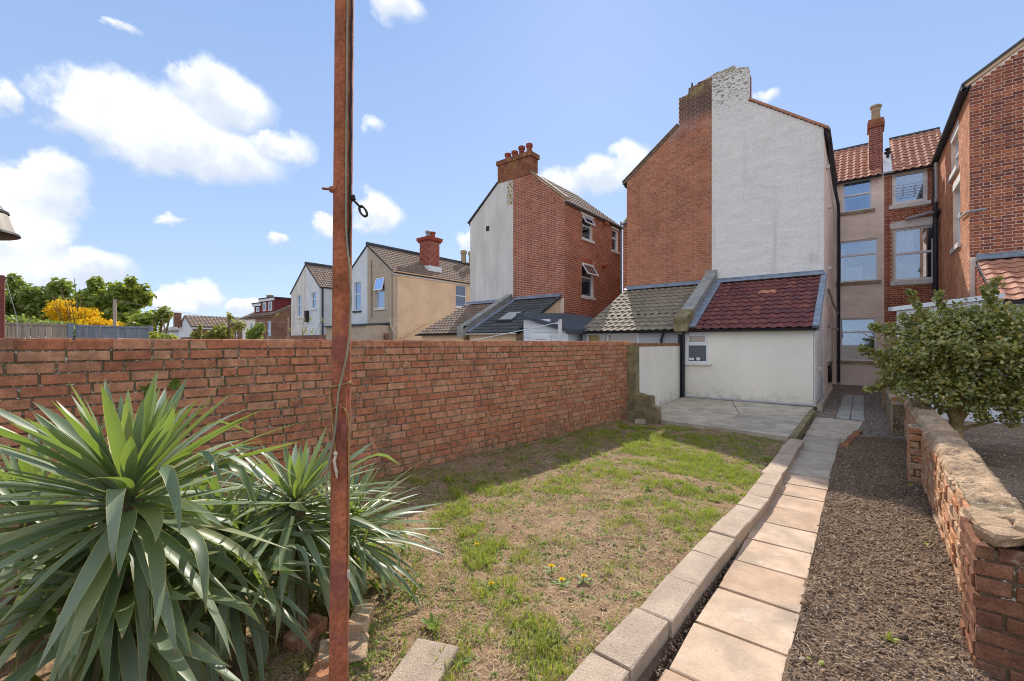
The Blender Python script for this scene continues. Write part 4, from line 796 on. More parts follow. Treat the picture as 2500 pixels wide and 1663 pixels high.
lean_to(rh,2.20,5.2,3.60,2.50,m_tin,m_dgrey,m_tterr,n_ind=150,yE=RY,wx0=2.2,wx1=5.2,gut=m_dgrey,tw=.24,gauge=.29)
lay(rh,(2.195,GY,0),(0,-1,0),[(0,1.6),(GY-RY-.02,1.6),(GY-RY-.02,2.42),(0,3.5)],m_rbrick,bw=.222,bh=.067,j=.0105,n_ind=60,bond='flemish')
main_roof(rh,rx,rx+2.8,7.9,9.86,GY+.05,TY,m_tdark,m_dgrey,-1)
# ---- white lean-to store in the neighbour's yard
so=thing('garden_store','low white clad store with sloping plastic roof behind the bush','shed',(1.3,13,0))
def sl(x,y=0): return 2.30+(x-.6)*.115
m=MB(); m.hexa([(.55,12.55,sl(.55)),(2.19,12.55,sl(2.19)),(2.19,14.6,sl(2.19)+.12),(.55,14.6,sl(.55)+.12),(.55,12.55,sl(.55)+.09),(2.19,12.55,sl(2.19)+.09),(2.19,14.6,sl(2.19)+.21),(.55,14.6,sl(.55)+.21)]); m.build('roof',m_tin,so)
for k in range(5): m=MB(); a=sl(.6)-.12-k*.20; b=sl(2.17)-.12-k*.20; m.hexa([(.62,12.62,a-.08),(2.17,12.62,b-.08),(2.17,12.68,b-.08),(.62,12.68,a-.08),(.62,12.62+.012,a+.11),(2.17,12.62+.012,b+.11),(2.17,12.68,b+.11),(.62,12.68,a+.11)]); m.build('cladding_board',m_tin,so)
m=MB(); m.box(.62,2.17,12.70,12.8,.02,1.45); m.build('wall',m_tin,so)
m=MB(); m.box(2.21,5.0,13.1,13.2,.02,1.5); 
fw=m.build('yard_screen',m_paleblue); tag(fw,'pale blue painted screen at the right edge of the yard','screen')
# terrace in the gap between the two gabled pairs
gp=thing('terraced_house','strip of red brick terrace with buff tiles seen between the two gabled houses','house',(-8.1,TY,0))
gO=(-9.46,TY,0); hg=[(1.5,2.35,6.2,7.45),(1.5,2.35,3.4,5.0)]
w=wallpoly('wall',gp,gO,(1,0,0),[(0,-.05),(2.69,-.05),(2.69,7.7),(0,7.7)],m_lbmortar,hg,thick=.3)
lay(w,gO,(1,0,0),[(0,3.0),(2.69,3.0),(2.69,7.6),(0,7.6)],m_lbbrick,holes=[(a,b,c-.12,d+.05) for a,b,c,d in hg],bw=.222,bh=.066,j=.0115,n_ind=60,bond='flemish')
for a,b,c,d in hg: window(gp,gO,(1,0,0),a,b,c,d,split=.5,rev=.05)
dd=V((0,2.55,2.04)).normalized(); o=V((-9.46,TY-.15,7.62)); r=slab_roof('roof',gp,o,(1,0,0),dd,2.69,3.2,m_dgrey); tiles(r,o,(1,0,0),dd,2.69,3.15,m_tcream,.22,.28,n_ind=100,amp=.04)
m=MB(); m.tube([o+dd*3.2,o+dd*3.2+V((2.69,0,0))],.10,8); m.build('ridge',m_dgrey,gp)
# ---- taupe and cream house
ye=thing('brick_house','two storey taupe and cream house with maroon chimney on its brown roof','house',(-22,GY,0))
yl,yp,yr=-25.7,-23.4,-20.86
hy=[(-22.55-yp,-21.68-yp,3.66,5.48)]
wallpoly('wall',ye,(yp,GY,0),(1,0,0),[(.002,-.05),(yr-yp,-.05),(yr-yp,5.72),(0,7.55)],m_taupe,hy,thick=.3)
wd=window(ye,(yp,GY,0),(1,0,0),*hy[0],split=.45,rev=.06,inner=False); open_vent(wd,(yp,GY,0),(1,0,0),hy[0][0]+.02,hy[0][1]-.02,4.68,5.45,R(14),-.02)
hy2=[(20.3-GY,21.3-GY,4.03,5.47)]
wallpoly('side_wall',ye,(yr,GY,0),(0,1,0),[(.3,-.05),(9,-.05),(9,5.68),(.3,5.68)],m_cream,hy2,thick=.28); 
window(ye,(yr,GY,0),(0,1,0),*hy2[0],split=.5,rev=.05,gm=m_glassd,inner=False)
main_roof(ye,yr,yp,5.72,7.55,GY-.05,GY+12,m_tbrown,m_dgrey,1,n_ind=0)
m=MB(); m.obox(V((yr,GY,0)),V((0,1,0)),V((1,0,0)),-.05,12,.02,.06,5.52,5.72); m.build('fascia',m_sillm,ye); gutter(ye,(yr+.06,GY-.05,5.72),(yr+.06,GY+12,5.72),(1,0,0),m_cream,.06)
m=MB(); m.tube([(yp,GY-.05,7.62),(yp,GY+12,7.62)],.13,8); m.build('ridge',m_dgrey,ye); m=MB(); m.obox(V((yp+.22,GY,7.42)),V((0,1,0)),V((1,0,0)),0,12,-.08,.0,0,.02); m.build('mortar_line',m_sillm,ye)
ckm=surf('maroon_chimney_brick',[(.32,.075,.05),(.27,.06,.045),(.36,.10,.06)],.9,.12,(3,.2),[],(50,.3))
m=MB(); m.box(-22.45,-21.55,18.6,19.5,6.2,8.1); cs=m.build('chimney_stack',m_hmortar,ye)
lay(cs,(-22.45,18.6,0),(1,0,0),[(0,6.3),(.9,6.3),(.9,8.08),(0,8.08)],ckm,bw=.222,bh=.066,j=.01,n_ind=0); lay(cs,(-21.55,18.6,0),(0,1,0),[(0,6.3),(.9,6.3),(.9,8.08),(0,8.08)],ckm,bw=.222,bh=.066,j=.01,n_ind=0)
m=MB(); m.box(-22.53,-21.47,18.52,19.58,8.1,8.22); m.box(-22.6,-21.4,18.45,19.65,8.22,8.42); m.build('chimney_cap',ckm,ye); m=MB(); m.box(-22.54,-21.46,18.5,19.6,6.0,6.55); m.build('flashing',m_tin,ye)
chimney_pots(ye,[(-22.2,19.1,8.42)],.55,.16,m_gpipe); chimney_pots(ye,[(-21.75,19.1,8.42)],.4,.16,m_pot)
chimney_pots(ye,[(-23.3,23.5,7.6),(-22.8,23.8,7.5)],.95,.2,m_potbuff)
pipe('downpipe',ye,[(yr-.12,GY-.08,5.6),(yr-.12,GY-.08,2.6),(yr+.3,GY-.05,2.0)],.055,m_taupe); pipe('waste_pipe',ye,[(-23.0,GY-.07,6.6),(-22.95,GY-.07,5),(-22.95,GY-.07,3.2)],.06,m_taupe)
pipe('waste_pipe',ye,[(yr+.1,17.9,2.9),(yr+.1,17.4,2.75),(yr+.1,15.8,1.9)],.05,m_cream)
m=MB(); m.box(-25.3,yr-.25,GY-1.6,GY-.002,-.05,2.62); m.build('outshut',m_taupe,ye); m=MB(); m.hexa([(-25.4,GY-1.7,2.55),(yr-.2,GY-1.7,2.55),(yr-.2,GY-.003,2.70),(-25.4,GY-.003,2.70),(-25.4,GY-1.7,2.63),(yr-.2,GY-1.7,2.63),(yr-.2,GY-.003,2.80),(-25.4,GY-.003,2.80)]); m.build('outshut_roof',m_dgrey,ye)
pw=thing('brick_house','pale blue half of the taupe house just right of the rusty pole','house',(-24.6,GY,0))
hw=[(-24.85-yl-0,-24.1-yl,3.62,5.4)]
wallpoly('wall',pw,(yl,GY,0),(1,0,0),[(0,-.05),(yp-yl-.003,-.05),(yp-yl-.003,7.55),(0,5.9)],m_paleblue,hw,thick=.3)
window(pw,(yl,GY,0),(1,0,0),*hw[0],split=.42,rev=.06,sillm=m_dgrey,inner=False)
main_roof(pw,yl,yp,5.9,7.55,GY-.05,GY+12,m_tbrown,m_dgrey,-1)
# ---- white gabled house left of the pole
for nm,x0,x1,za,zb,mt,lab,wn in (('brick_house',-33.25,-31.0,5.36,7.24,m_grender,'grey half of the white gabled house left of the rusty pole','a'),('brick_house',-31.0,-29.1,7.24,5.55,m_paleblue,'white half of the far gabled house left of the rusty pole','b')):
    h=thing(nm,lab,'house',((x0+x1)/2,GY,0)); hh=[(-32.28-x0,-31.66-x0,3.5,5.12)] if wn=='a' else [(-30.2-x0,-29.55-x0,4.02,5.15)]
    wallpoly('wall',h,(x0+(.003 if wn=='b' else 0),GY,0),(1,0,0),[(0,-.05),(x1-x0-.003,-.05),(x1-x0-.003,zb),(0,za)],mt,hh,thick=.3)
    window(h,(x0,GY,0),(1,0,0),*hh[0],split=.42,rev=.05,inner=False)
    if wn=='b':
        wallpoly('side_wall',h,(x1,GY,0),(0,1,0),[(.3,-.05),(7,-.05),(7,5.5),(.3,5.5)],mt,thick=.28); main_roof(h,x1,x0,5.55,7.24,GY-.05,GY+8,m_tbrown,m_dgrey,1)
        pipe('downpipe',h,[(x1+.05,GY+.2,5.5),(x1+.05,GY+.2,2)],.06,m_navy); m=MB(); m.tube([(x0,GY-.05,7.3),(x0,GY+8,7.3)],.13,8); m.build('ridge',m_dgrey,h)
        m=MB(); m.box(-30.85,-30.55,GY-.2,GY-.002,3.1,3.9); m.build('meter_box',m_iron,h)
    else: main_roof(h,x0,x1,5.36,7.24,GY-.05,GY+8,m_tbrown,m_dgrey,-1)
# ------------------------------------------------------------------ low wall on the right
lw=thing('garden_wall','low crumbling brick wall with cement coping between soil bed and neighbour yard','wall',(.6,6,0))
A0=V((.495,3.42,0)); B0=V((.60,9.9,0)); Ul=(A0-B0).normalized(); Ll=(A0-B0).length; Nl=Ul.cross(Z)
def zt(y): return float(np.interp(y,[3,4.2,4.9,5.4,6.5,9.9],[.635,.66,.70,.71,.70,.68]))
m=MB(); m.obox(B0,Ul,Nl,0,Ll,-.22,-.006,-.1,.655); m.build('mortar_core',m_mortar,lw)
m_lbrick=surf('weathered_wall_brick',[(.52,.25,.125),(.44,.19,.10),(.56,.32,.18),(.52,.36,.22),(.40,.18,.10),(.50,.29,.17)],.92,.12,(14,.3),[(7,(.52,.42,.30),.5,.64,.75),(2.2,(.12,.08,.055),.58,.74,.5),(40,(.62,.56,.46),.62,.70,.7)],(60,.9),fine=(110,.2))
lay(lw,B0,Ul,[(0,-.02),(Ll,-.02),(Ll,.66),(0,.66)],m_lbrick,bw=.218,bh=.063,j=.015,bond='mixed',n_ind=220,pr=.013,c=.006,zstart=.03,jit=.004,rot=.022,depth_var=.009)
m_cop=surf('cement_coping',[(.44,.31,.20)],.92,.1,(4,.35),[(5,(.30,.205,.135),.50,.70,.7),(13,(.46,.24,.13),.56,.68,.6),(40,(.62,.55,.44),.6,.7,.5),(3,(.36,.19,.11),.6,.72,.5)],(35,1.0),fine=(90,.2),dist=.02)
xs=np.linspace(0,1,13); ys=np.linspace(3.15,9.95,520); vs_=[];fc=[]
for j,y in enumerate(ys):
    xl=.495+(y-3.42)*.0162-.012
    for i,x in enumerate(xs):
        n1=float(fbm(np.array([y*1.0]),np.array([x*.4+3]),.22,4,77)[0])-.5; n2=float(fbm(np.array([y]),np.array([x*.3]),.05,2,78)[0])-.5; n3=float(fbm(np.array([y]),np.array([x*.08+5]),.045,2,79)[0])-.5
        e=1-abs(2*x-1)**6; vs_.append((xl+x*.25+(n3*.05+n2*.03)*(1-e),y+n1*.02,(.640 if e<.02 else .685+.012*e+.05*n1*e+n2*.05+n3*.030)+(zt(y)-.70)*.8))
for j in range(len(ys)-1):
    for i in range(12): a=j*13+i; fc.append((a,a+1,a+14,a+13))
me=mesh_of('coping',vs_,fc); me.shade_smooth(); place('coping',me,m_cop,lw)
def pier(y0,y1,x0,x1,zt_,nm):
    m=MB(); m.box(x0+.012,x1-.012,y0+.012,y1,-.05,zt_-.07); m.build('pier_core',m_mortar,lw)
    lay(lw,(x0,y0+.012,0),(1,0,0),[(0,.0),(x1-x0,.0),(x1-x0,zt_-.02),(0,zt_-.02)],nm,bw=.218,bh=.066,j=.013,bond='mixed',n_ind=60,pr=.014,c=.006,zstart=.03,jit=.004,rot=.015,depth_var=.006)
    lay(lw,(x0+.012,y1,0),(0,-1,0),[(0,0),(y1-y0-.012,0),(y1-y0-.012,zt_-.02),(0,zt_-.02)],nm,bw=.218,bh=.066,j=.013,bond='mixed',n_ind=60,pr=.014,c=.006,zstart=.03,jit=.004,rot=.02,depth_var=.006)
m_pbrick=surf('dark_pier_brick',[(.22,.10,.06),(.17,.08,.052),(.28,.13,.075),(.21,.11,.07),(.25,.105,.06)],.92,.12,(12,.35),[(6,(.46,.40,.32),.60,.72,.75),(3,(.08,.05,.04),.55,.72,.6)],(60,.9),fine=(110,.2))  # darker brown brick for the near pier, blotched pale and near-black
pier(3.0,3.42,.43,.86,.70,m_pbrick); pier(6.66,6.95,.435,.62,.72,m_lbrick); pier(10.2,10.5,.44,.68,.70,m_lbrick); pier(13.8,14.1,.42,.7,.72,m_lbrick)
m=MB(); random.seed(5)
for k in range(9): m.bevbox(Matrix.Translation((.52+(k%3)*.13,3.06+(k//3)*.14,.69+random.uniform(-.012,.012)))@Euler((random.gauss(0,.08),random.gauss(0,.08),random.gauss(0,.3))).to_matrix().to_4x4(),.135,.15,.05,.012,.008)
m.build('broken_capping',m_cop,lw)
m=MB(); m.obox(B0+V((.01,0,0)),-Ul,V((1,0,0)),-.0,.0001,0,.0001,0,.0001)
m=MB(); m.box(.44,.70,9.95,13.6,-.05,.55); m.build('mortar_core',m_mortar,lw)
# ivy stem clinging to the near pier
iv=thing('ivy','dry brown ivy stem clinging to the near pier of the low wall','plant',(.68,2.98,0)); m=MB(); m.tube([(.62,2.975,.0),(.60,2.97,.2),(.63,2.97,.36),(.61,2.97,.5),(.66,2.975,.63)],.007,6); m.build('stem',m_bark,iv,smooth=True)
# ------------------------------------------------------------------ rusty clothes pole
RV=V((.783,.622,0)); TV=V((.622,-.783,0))
PB=V((-1.1135,.635,0)); PT=V((-1.0945,.650,2.72))
def P(z,r=0,t=0): return PB+(PT-PB)*(z/2.72)+RV*r+TV*t
cp=thing('clothes_pole','tall rusty steel clothes pole tied with twine in the left foreground','pole',PB)
m=MB(); n=28; zs=np.linspace(-.05,2.72,120); rings=[]
for j,z in enumerate(zs): rings.append(m.pts([P(z)+(RV*math.cos(2*pi*k/n)+TV*math.sin(2*pi*k/n))*(.0246+random.gauss(0,.00016)) for k in range(n)]))
for a,b in zip(rings[:-1],rings[1:]):
    for k in range(n): m.face(a+k,a+(k+1)%n,b+(k+1)%n,b+k)
m.face(*[rings[-1]+k for k in range(n)])
shaft=m.build('shaft',m_rust,cp,smooth=True)
m=MB(); m.tube([P(2.012,-.008,.012),P(2.014,-.030,.010)],[.012,.008],12); m.tube([P(2.014,-.028,.010),P(2.017,-.052,.008)],.0035,8)
m.build('bolt',m_rust,cp,smooth=True)
m=MB(); m.tube([P(1.998,.024,0),P(1.988,.029,0)],[.010,.007],10); m.tube([P(1.992,.026),P(1.978,.040),P(1.970,.047)],.0035,8)
m.tube([P(1.970,.047)]+[P(1.958-.0*k+.014*math.cos(2*pi*k/16+.5),.0555+.0085*math.sin(2*pi*k/16+.5)+.010*(-math.cos(2*pi*k/16+.5))*.6) for k in range(17)],.0034,7); m.build('eye_hook',m_iron,cp,smooth=True)
m=MB(); c=P(1.40,.008,.0262); 
m.hexa([P(1.325,-.004,.018),P(1.325,.022,.018),P(1.325,.022,.024),P(1.325,-.004,.026),P(1.482,-.011,.018),P(1.482,.024,.018),P(1.482,.024,.025),P(1.482,-.011,.028)])
m.tube([P(1.452,.010,.026),P(1.452,.010,.029)],.006,10)
m.tube([P(1.40,.012,.027),P(1.412,.012,.034),P(1.442,.0125,.036)],.0042,8); m.tube([P(1.385,.016,.027),P(1.36,.020,.032),P(1.335,.018,.027)],[.006,.008,.003],8)
m.build('cleat',m_rust,cp,smooth=True)
tw=thing('twine','yellowed twine wound round the rusty pole and its cleat','twine',P(1.45)); m=MB()
def wrap(z0,z1,a0,a1,r=.0268,n=14): return [P(z0+(z1-z0)*k/n,r*math.cos(a0+(a1-a0)*k/n),r*math.sin(a0+(a1-a0)*k/n)) for k in range(n+1)]
m.tube(wrap(1.478,1.496,pi,0),.0024,6); m.tube(wrap(1.478,1.49,pi,2*pi),.0024,6)
m.tube([P(1.48,-.026,.006),P(1.45,-.020,.022),P(1.42,-.014,.027),P(1.38,-.010,.028),P(1.34,-.006,.028),P(1.312,-.003,.028)],.0023,6)
m.tube([P(1.48,-.027,.004),P(1.44,-.018,.024),P(1.425,-.014,.027),P(1.43,0,.034),P(1.434,.008,.037)],.0023,6)
m.tube([P(1.434,.010,.037),P(1.43,.020,.034),P(1.41,.0285,.026),P(1.38,.029,.02),P(1.34,.026,.018)],.0023,6); m.build('cord',m_twine,tw,smooth=True)
m=MB(); m.lathe([(.002,-.006),(.0055,-.003),(.006,.002),(.003,.006)],Matrix.Translation(P(1.308,-.002,.029)),8); m.tube([P(1.305,0,.030),P(1.29,-.005,.030),P(1.272,-.002,.030),P(1.26,.001,.030),P(1.243,.002,.029)],[.003,.0045,.0035,.0042,.002],8); m.build('rope_end',m_ropeend,tw,smooth=True)
cb=thing('cable','thin olive sheathed cable running down the rusty pole','cable',P(1.2)); m=MB()
def cbl(pts,r): m.tube(pts,r,7)
ctrl=[(2.72,.0165,.0215),(2.4,.0165,.022),(2.0,.0165,.022),(1.92,.017,.022),(1.85,.022,.022),(1.80,.0285,.021),(1.72,.032,.02),(1.62,.029,.02),(1.56,.022,.024),(1.51,.014,.031),(1.47,.006,.034),(1.42,.004,.037),(1.36,-.003,.034),(1.31,-.014,.031),(1.26,-.026,.024),(1.21,-.030,.02),(1.185,-.027,.02),(1.165,-.021,.024)]
cbl([P(*q) for q in ctrl],.0026); m.build('sheath',m_cable,cb,smooth=True)
m=MB(); m.tube([P(2.7-.03*k,.0235+.0015*math.cos(k*1.7),.012+.0015*math.sin(k*1.7)) for k in range(30)],.003,6); m.build('twisted_wire',m_iron,cb)
sr=thing('cord','thin ochre cord hanging down the right side of the rusty pole','cord',P(.8,.028)); m=MB(); m.tube([P(1.345,.026,.012),P(1.2,.027,.008),P(1.05,.0265,.008),P(.98,.027,.008)],.0022,6); m.build('strand',m_twine,sr,smooth=True); m=MB(); m.lathe([(.002,-.01),(.005,0),(.004,.012),(.001,.018)],Matrix.Translation(P(.975,.027,.008)),8); m.build('knot',m_ropeend,sr,smooth=True)
# ------------------------------------------------------------------ lantern at the left edge
la=thing('garden_lantern','black capped lantern with frosted glass shade cut by the left edge','lantern',(-2.511,.048,2.0))
T=Matrix.Translation((-2.553,.015,0))
m=MB(); m.lathe([(.099,2.088),(.121,2.014)],T,24); m.build('shade',m_lampg,la,smooth=True)
m=MB(); m.lathe([(.124,2.003),(.133,2.007),(.131,2.015),(.122,2.017)],T,24); m.build('bottom_ring',m_black,la,smooth=True)
m=MB(); m.lathe([(.098,2.085),(.104,2.089),(.103,2.096),(.092,2.10),(.078,2.125),(.070,2.14),(.06,2.16),(.03,2.175),(.012,2.19)],T,24); m.build('cap',m_black,la,smooth=True)
m=MB(); m.tube([(-2.553,.015,2.18),(-2.55,.0,2.26),(-2.7,-.15,2.28),(-2.9,-.35,2.15)],.012,8); m.build('bracket',m_black,la,smooth=True)
m=MB(); m.box(-2.95,-2.85,-.40,-.30,0,2.4); m.build('post',m_wood,la)
# ------------------------------------------------------------------ yuccas
def leaf_mesh(base,az,e0,droop,L,W,kink=None,twist=0.,seg=11,bend=0.):
    vs_=[];ac=[];al_=[];p=V(base); d0=V((math.cos(az),math.sin(az),0)); side0=V((-math.sin(az),math.cos(az),0)); s_=L/seg
    az0=az
    for k in range(seg+1):
        t=k/seg; e=e0-droop*t**1.5; az=az0+bend*t*t; d0=V((math.cos(az),math.sin(az),0)); side0=V((-math.sin(az),math.cos(az),0))
        if kink and t>kink[0]: e-=kink[1]*min(1,(t-kink[0])*5)
        d=d0*math.cos(e)+Z*math.sin(e); up=-d0*math.sin(e)+Z*math.cos(e)
        tw=twist*t; sd=side0*math.cos(tw)+up*math.sin(tw); un=up*math.cos(tw)-side0*math.sin(tw)
        prof=(.52+.48*min(1,t/.35)**1.2) if t<.5 else max(.015,(1-((t-.5)/.5)**1.75))
        w=W*.5*prof; cup=.30*w*(1-.5*t)
        for a in (-1,-.93,-.5,0,.5,.93,1): vs_.append(p+sd*w*a+un*(cup*a*a)); ac.append(a); al_.append(t)
        p=p+d*s_
    fc=[]
    for k in range(seg):
        for i in range(6): a=k*7+i; fc.append((a,a+1,a+8,a+7))
    me=mesh_of('leaf',vs_,fc,[random.random()*.0]*len(fc),{'across':ac,'along':al_},smooth=True); return me
def rosette(label,C,n,L,W,seed,base=None,emin=-.6,dead=14,pw=.85):
    random.seed(seed); C=V(C); b=V(base) if base else V((C.x-.03,C.y+.02,0)); t=thing('yucca',label,'yucca',b,'yuccas against the boundary wall'); t.pop('group',None) if False else None
    m=MB(); m.tube([b,b.lerp(C,.5)+V((.02,.01,0)),C-Z*.04],[.06,.05,.045],9); m.build('trunk',m_deadleaf,t,smooth=True)
    az=random.uniform(0,6)
    for i in range(n):
        q=i/n; az+=2.39996+random.gauss(0,.3); e0=R(84)*(1-q**pw)+emin*q**pw+random.gauss(0,.09+.16*q); droop=.06+.95*q**1.2*random.uniform(.35,1.7)
        l=L*(.50+.54*min(1,q*3))*random.uniform(.86,1.1)
        if q>.8: l*=random.uniform(.75,1)
        kink=(random.uniform(.3,.6),random.uniform(.9,1.7)) if (q>.25 and random.random()<.16) else None
        me=leaf_mesh(C-Z*(.22*q**1.3)+V((math.cos(az),math.sin(az),0))*.028,az,e0,droop,l,W*random.uniform(.85,1.1)*(.8+.2*min(1,q*4)),kink,random.gauss(0,.2+.5*q),bend=random.gauss(0,.1+.5*q))
        place('leaf',me,m_yucca,t)
    for i in range(dead):
        az+=2.4; me=leaf_mesh(C-Z*random.uniform(.25,.5),az,R(-50),.5,L*.8,W*.55,None,random.gauss(0,.8)); place('dead_leaf',me,m_deadleaf,t)
    return t
rosette('largest yucca with upright green sword leaves at the lower left corner',(-2.17,.395,1.075),190,.60,.048,3,emin=-.85,dead=10)
rosette('bushy blue-green yucca spreading behind the rusty pole',(-2.39,1.13,.78),150,.58,.042,8,emin=-.6,dead=5,pw=.5)
rosette('yucca half hidden behind the largest one at the left edge',(-3.22,.22,.80),90,.58,.046,12,dead=6)
rosette('low drooping yucca filling the gap below between the two tall heads',(-2.36,.80,.62),130,.54,.043,21,emin=-.75,dead=6)
rosette('lower yucca head drooping to the ground beneath the largest one',(-2.20,.38,.70),150,.58,.050,33,emin=-1.0,dead=4,pw=.55)
rosette('low yucca with narrow pale tips poking past the right of the rusty pole',(-2.52,1.48,.50),150,.60,.036,44,emin=-.5,dead=5,pw=.5)
rosette('low shaded yucca between wall and the two tall yucca heads',(-2.95,.75,.62),90,.55,.042,55,emin=-.6,dead=4)
# ------------------------------------------------------------------ bush and trees
def leafmass(cents,n,size,seed,shell=.55,up=.5,elong=1.9,fold=.25,spiky=False):
    r=np.random.default_rng(seed); C=np.array([c[:3] for c in cents]); Rd=np.array([c[3:6] for c in cents]); w=np.array([c[3]*c[4]*c[5] for c in cents])**.8; w/=w.sum()
    k=r.choice(len(cents),n,p=w); d=r.normal(size=(n,3)); d/=np.linalg.norm(d,axis=1)[:,None]; rad=r.random(n)**shell
    lump=.80+.35*np.sin(d[:,0]*5+k)*np.sin(d[:,1]*4.3+k*2)*np.sin(d[:,2]*4.7+1)
    p=C[k]+d*Rd[k]*(rad*lump)[:,None]
    nrm=r.normal(size=(n,3))*.8+d*.7+np.array([0,0,up]); nrm/=np.linalg.norm(nrm,axis=1)[:,None]
    a=np.cross(nrm,r.normal(size=(n,3))); a/=np.linalg.norm(a,axis=1)[:,None]; b=np.cross(nrm,a); s=size*(.6+.8*r.random(n))[:,None]
    A,B=a*s*elong*.5,b*s*.5; f=nrm*s*fold*.5
    return p,A,B,f,r.random(n)
def leaves_obj(name,parent,mat,cents,n,size,seed,**k):
    p,A,B,f,rn=leafmass(cents,n,size,seed,**k); Vs=np.stack([p-A,p-A*.1-B+f,p+A,p-A*.1+B+f,p+A*.0],1)
    F=np.array([[0,1,2],[0,2,3]]); return np_obj(name,Vs[:,:4],F,rn,mat,parent)
hb_=thing('holly_bush','dense glossy evergreen bush on a pale forked trunk behind the low wall','bush',(1.12,8.95,.02)); hb_['category']='bush'
m=MB()
m.tube([(1.10,8.90,-.05),(1.07,8.88,.25),(1.08,8.9,.5),(1.0,8.85,.72)],[.115,.085,.075,.06],12); m.tube([(1.08,8.9,.48),(1.16,8.92,.62),(1.26,8.95,.85)],[.07,.055,.04],10); m.tube([(1.06,8.89,.34),(1.25,8.95,.42),(1.5,9.0,.52)],[.035,.025,.015],8)
random.seed(2); tips=[]
for k in range(30):
    a=random.uniform(0,2*pi); st=V((1.0+.24*random.random(),8.88,random.uniform(.62,.85))); en=V((1.18+1.25*math.cos(a)*random.uniform(.5,1),8.95+1.0*math.sin(a)*random.uniform(.5,1),random.uniform(.7,2.0)))
    m.tube([st,st.lerp(en,.4)+V((0,0,.12)),en],[.026,.015,.006],6)
m.build('trunk',m_goldbark,hb_,smooth=True)
hc=[(1.30,8.95,1.32,1.10,1.0,.82),(.72,8.7,1.42,.55,.6,.62),(1.95,9.1,1.3,.75,.7,.75),(1.0,8.5,1.65,.8,.7,.48),(1.6,8.7,1.75,.7,.6,.40),(.52,8.75,1.12,.40,.5,.30),(.85,8.5,1.0,.6,.55,.36),(1.7,8.6,.85,.75,.6,.34),(.72,8.7,1.86,.42,.4,.30),(1.25,8.6,1.95,.6,.5,.3)]
rs=np.random.default_rng(77)
for k in range(75):
    c=hc[rs.integers(0,9)]; d=rs.normal(size=3); d/=np.linalg.norm(d); q=rs.uniform(.10,.2)
    hc.append((c[0]+d[0]*c[3]*.95,c[1]+d[1]*c[4]*.95,c[2]+d[2]*c[5]*.95,q,q,q*rs.uniform(.6,1.1)))
p_,A_,B_,f_,rn_=leafmass(hc,27000,.034,9,shell=.42,up=.55,elong=1.55,fold=.5)
Vs=np.stack([p_-A_,p_-A_*.45-B_*.8+f_*.7,p_+A_*.25-B_*.9+f_,p_+A_*1.05,p_+A_*.25+B_*.9+f_,p_-A_*.45+B_*.8+f_*.7],1)
np_obj('foliage',Vs,np.array([[0,1,2,3],[0,3,4,5]]),rn_,m_holly,hb_,kind='stuff')
for i,(a,b) in enumerate((((.75,8.6,1.9),(.55,8.4,2.33)),((1.35,8.7,1.9),(1.42,8.6,2.42)),((.95,8.6,1.95),(.85,8.5,2.30)),((.35,8.6,1.4),(.02,8.5,1.52)),((.35,8.6,.98),(.08,8.5,.90)),((1.5,8.7,2.0),(1.3,8.55,2.33)),((.5,8.6,1.7),(.15,8.5,1.85)))):
    a,b=V(a),V(b); m=MB(); m.tube([a,a.lerp(b,.5)+V((.02,0,.02)),b],[.010,.007,.003],6); sp=m.build('shoot',m_bark,hb_)
    cs=[tuple(a.lerp(b,q))+(.085,.085,.07) for q in (.35,.55,.75,.92,1.0)]
    p_,A_,B_,f_,rn_=leafmass(cs,120,.042,50+i,shell=.6,up=.6,elong=1.6,fold=.5); Vs=np.stack([p_-A_,p_-A_*.45-B_*.8+f_*.7,p_+A_*.25-B_*.9+f_,p_+A_*1.05,p_+A_*.25+B_*.9+f_,p_-A_*.45+B_*.8+f_*.7],1)
    np_obj('foliage',Vs,np.array([[0,1,2,3],[0,3,4,5]]),rn_,m_sprout if False else m_holly,sp)
def tree(label,cat,x,y,cents,n,size,mat,seed,h=1.2,nm='tree',stems=3,elong=1.6,shell=.45):
    t=thing(nm,label,cat,(x,y,-.02)); m=MB(); random.seed(seed)
    for k in range(stems):
        c=random.choice(cents); m.tube([(x+random.uniform(-.2,.2),y+random.uniform(-.2,.2),-.05),(x+(c[0]-x)*.4,y+(c[1]-y)*.4,h),(c[0],c[1],c[2])],[.10,.06,.02],7)
    m.build('trunk',m_bark,t,smooth=True); leaves_obj('crown',t,mat,cents,n,size,seed,shell=shell,elong=elong); return t
tree('dark green tree beyond the timber fence at the left edge','tree',-23.6,1.2,[(-24.2,.9,2.7,1.5,1.0,1.0),(-23.6,1.6,3.1,1.0,.9,.75),(-23.2,2.3,2.9,1.1,1.0,.9),(-24.6,.2,2.5,1.2,.8,.8),(-23.6,1.2,3.75,.35,.3,.35),(-23.0,2.3,3.7,.5,.4,.3),(-22.6,2.9,3.3,.35,.3,.4),(-24,.5,3.3,.4,.4,.4)],15000,.105,m_tree,61)
tree('bright leafy tree between the forsythia and the little timber post','tree',-20.8,3.3,[(-21.3,3.1,3.0,1.0,.7,.75),(-20.7,3.6,3.2,.8,.6,.65),(-21.2,3.0,3.7,.35,.3,.3),(-20.4,4.0,3.3,.5,.5,.5),(-20.6,3.5,2.4,1.2,.9,.6),(-20.5,3.8,3.8,.22,.2,.25)],10000,.11,m_tree2,62)
tree('small ragged green tree at the right end of the timber fence','tree',-18.2,3.9,[(-18.3,3.8,2.35,.6,.5,.35),(-18.1,4.2,2.55,.3,.3,.35),(-18.2,3.6,2.0,.9,.6,.35)],2600,.085,m_tree2,63)
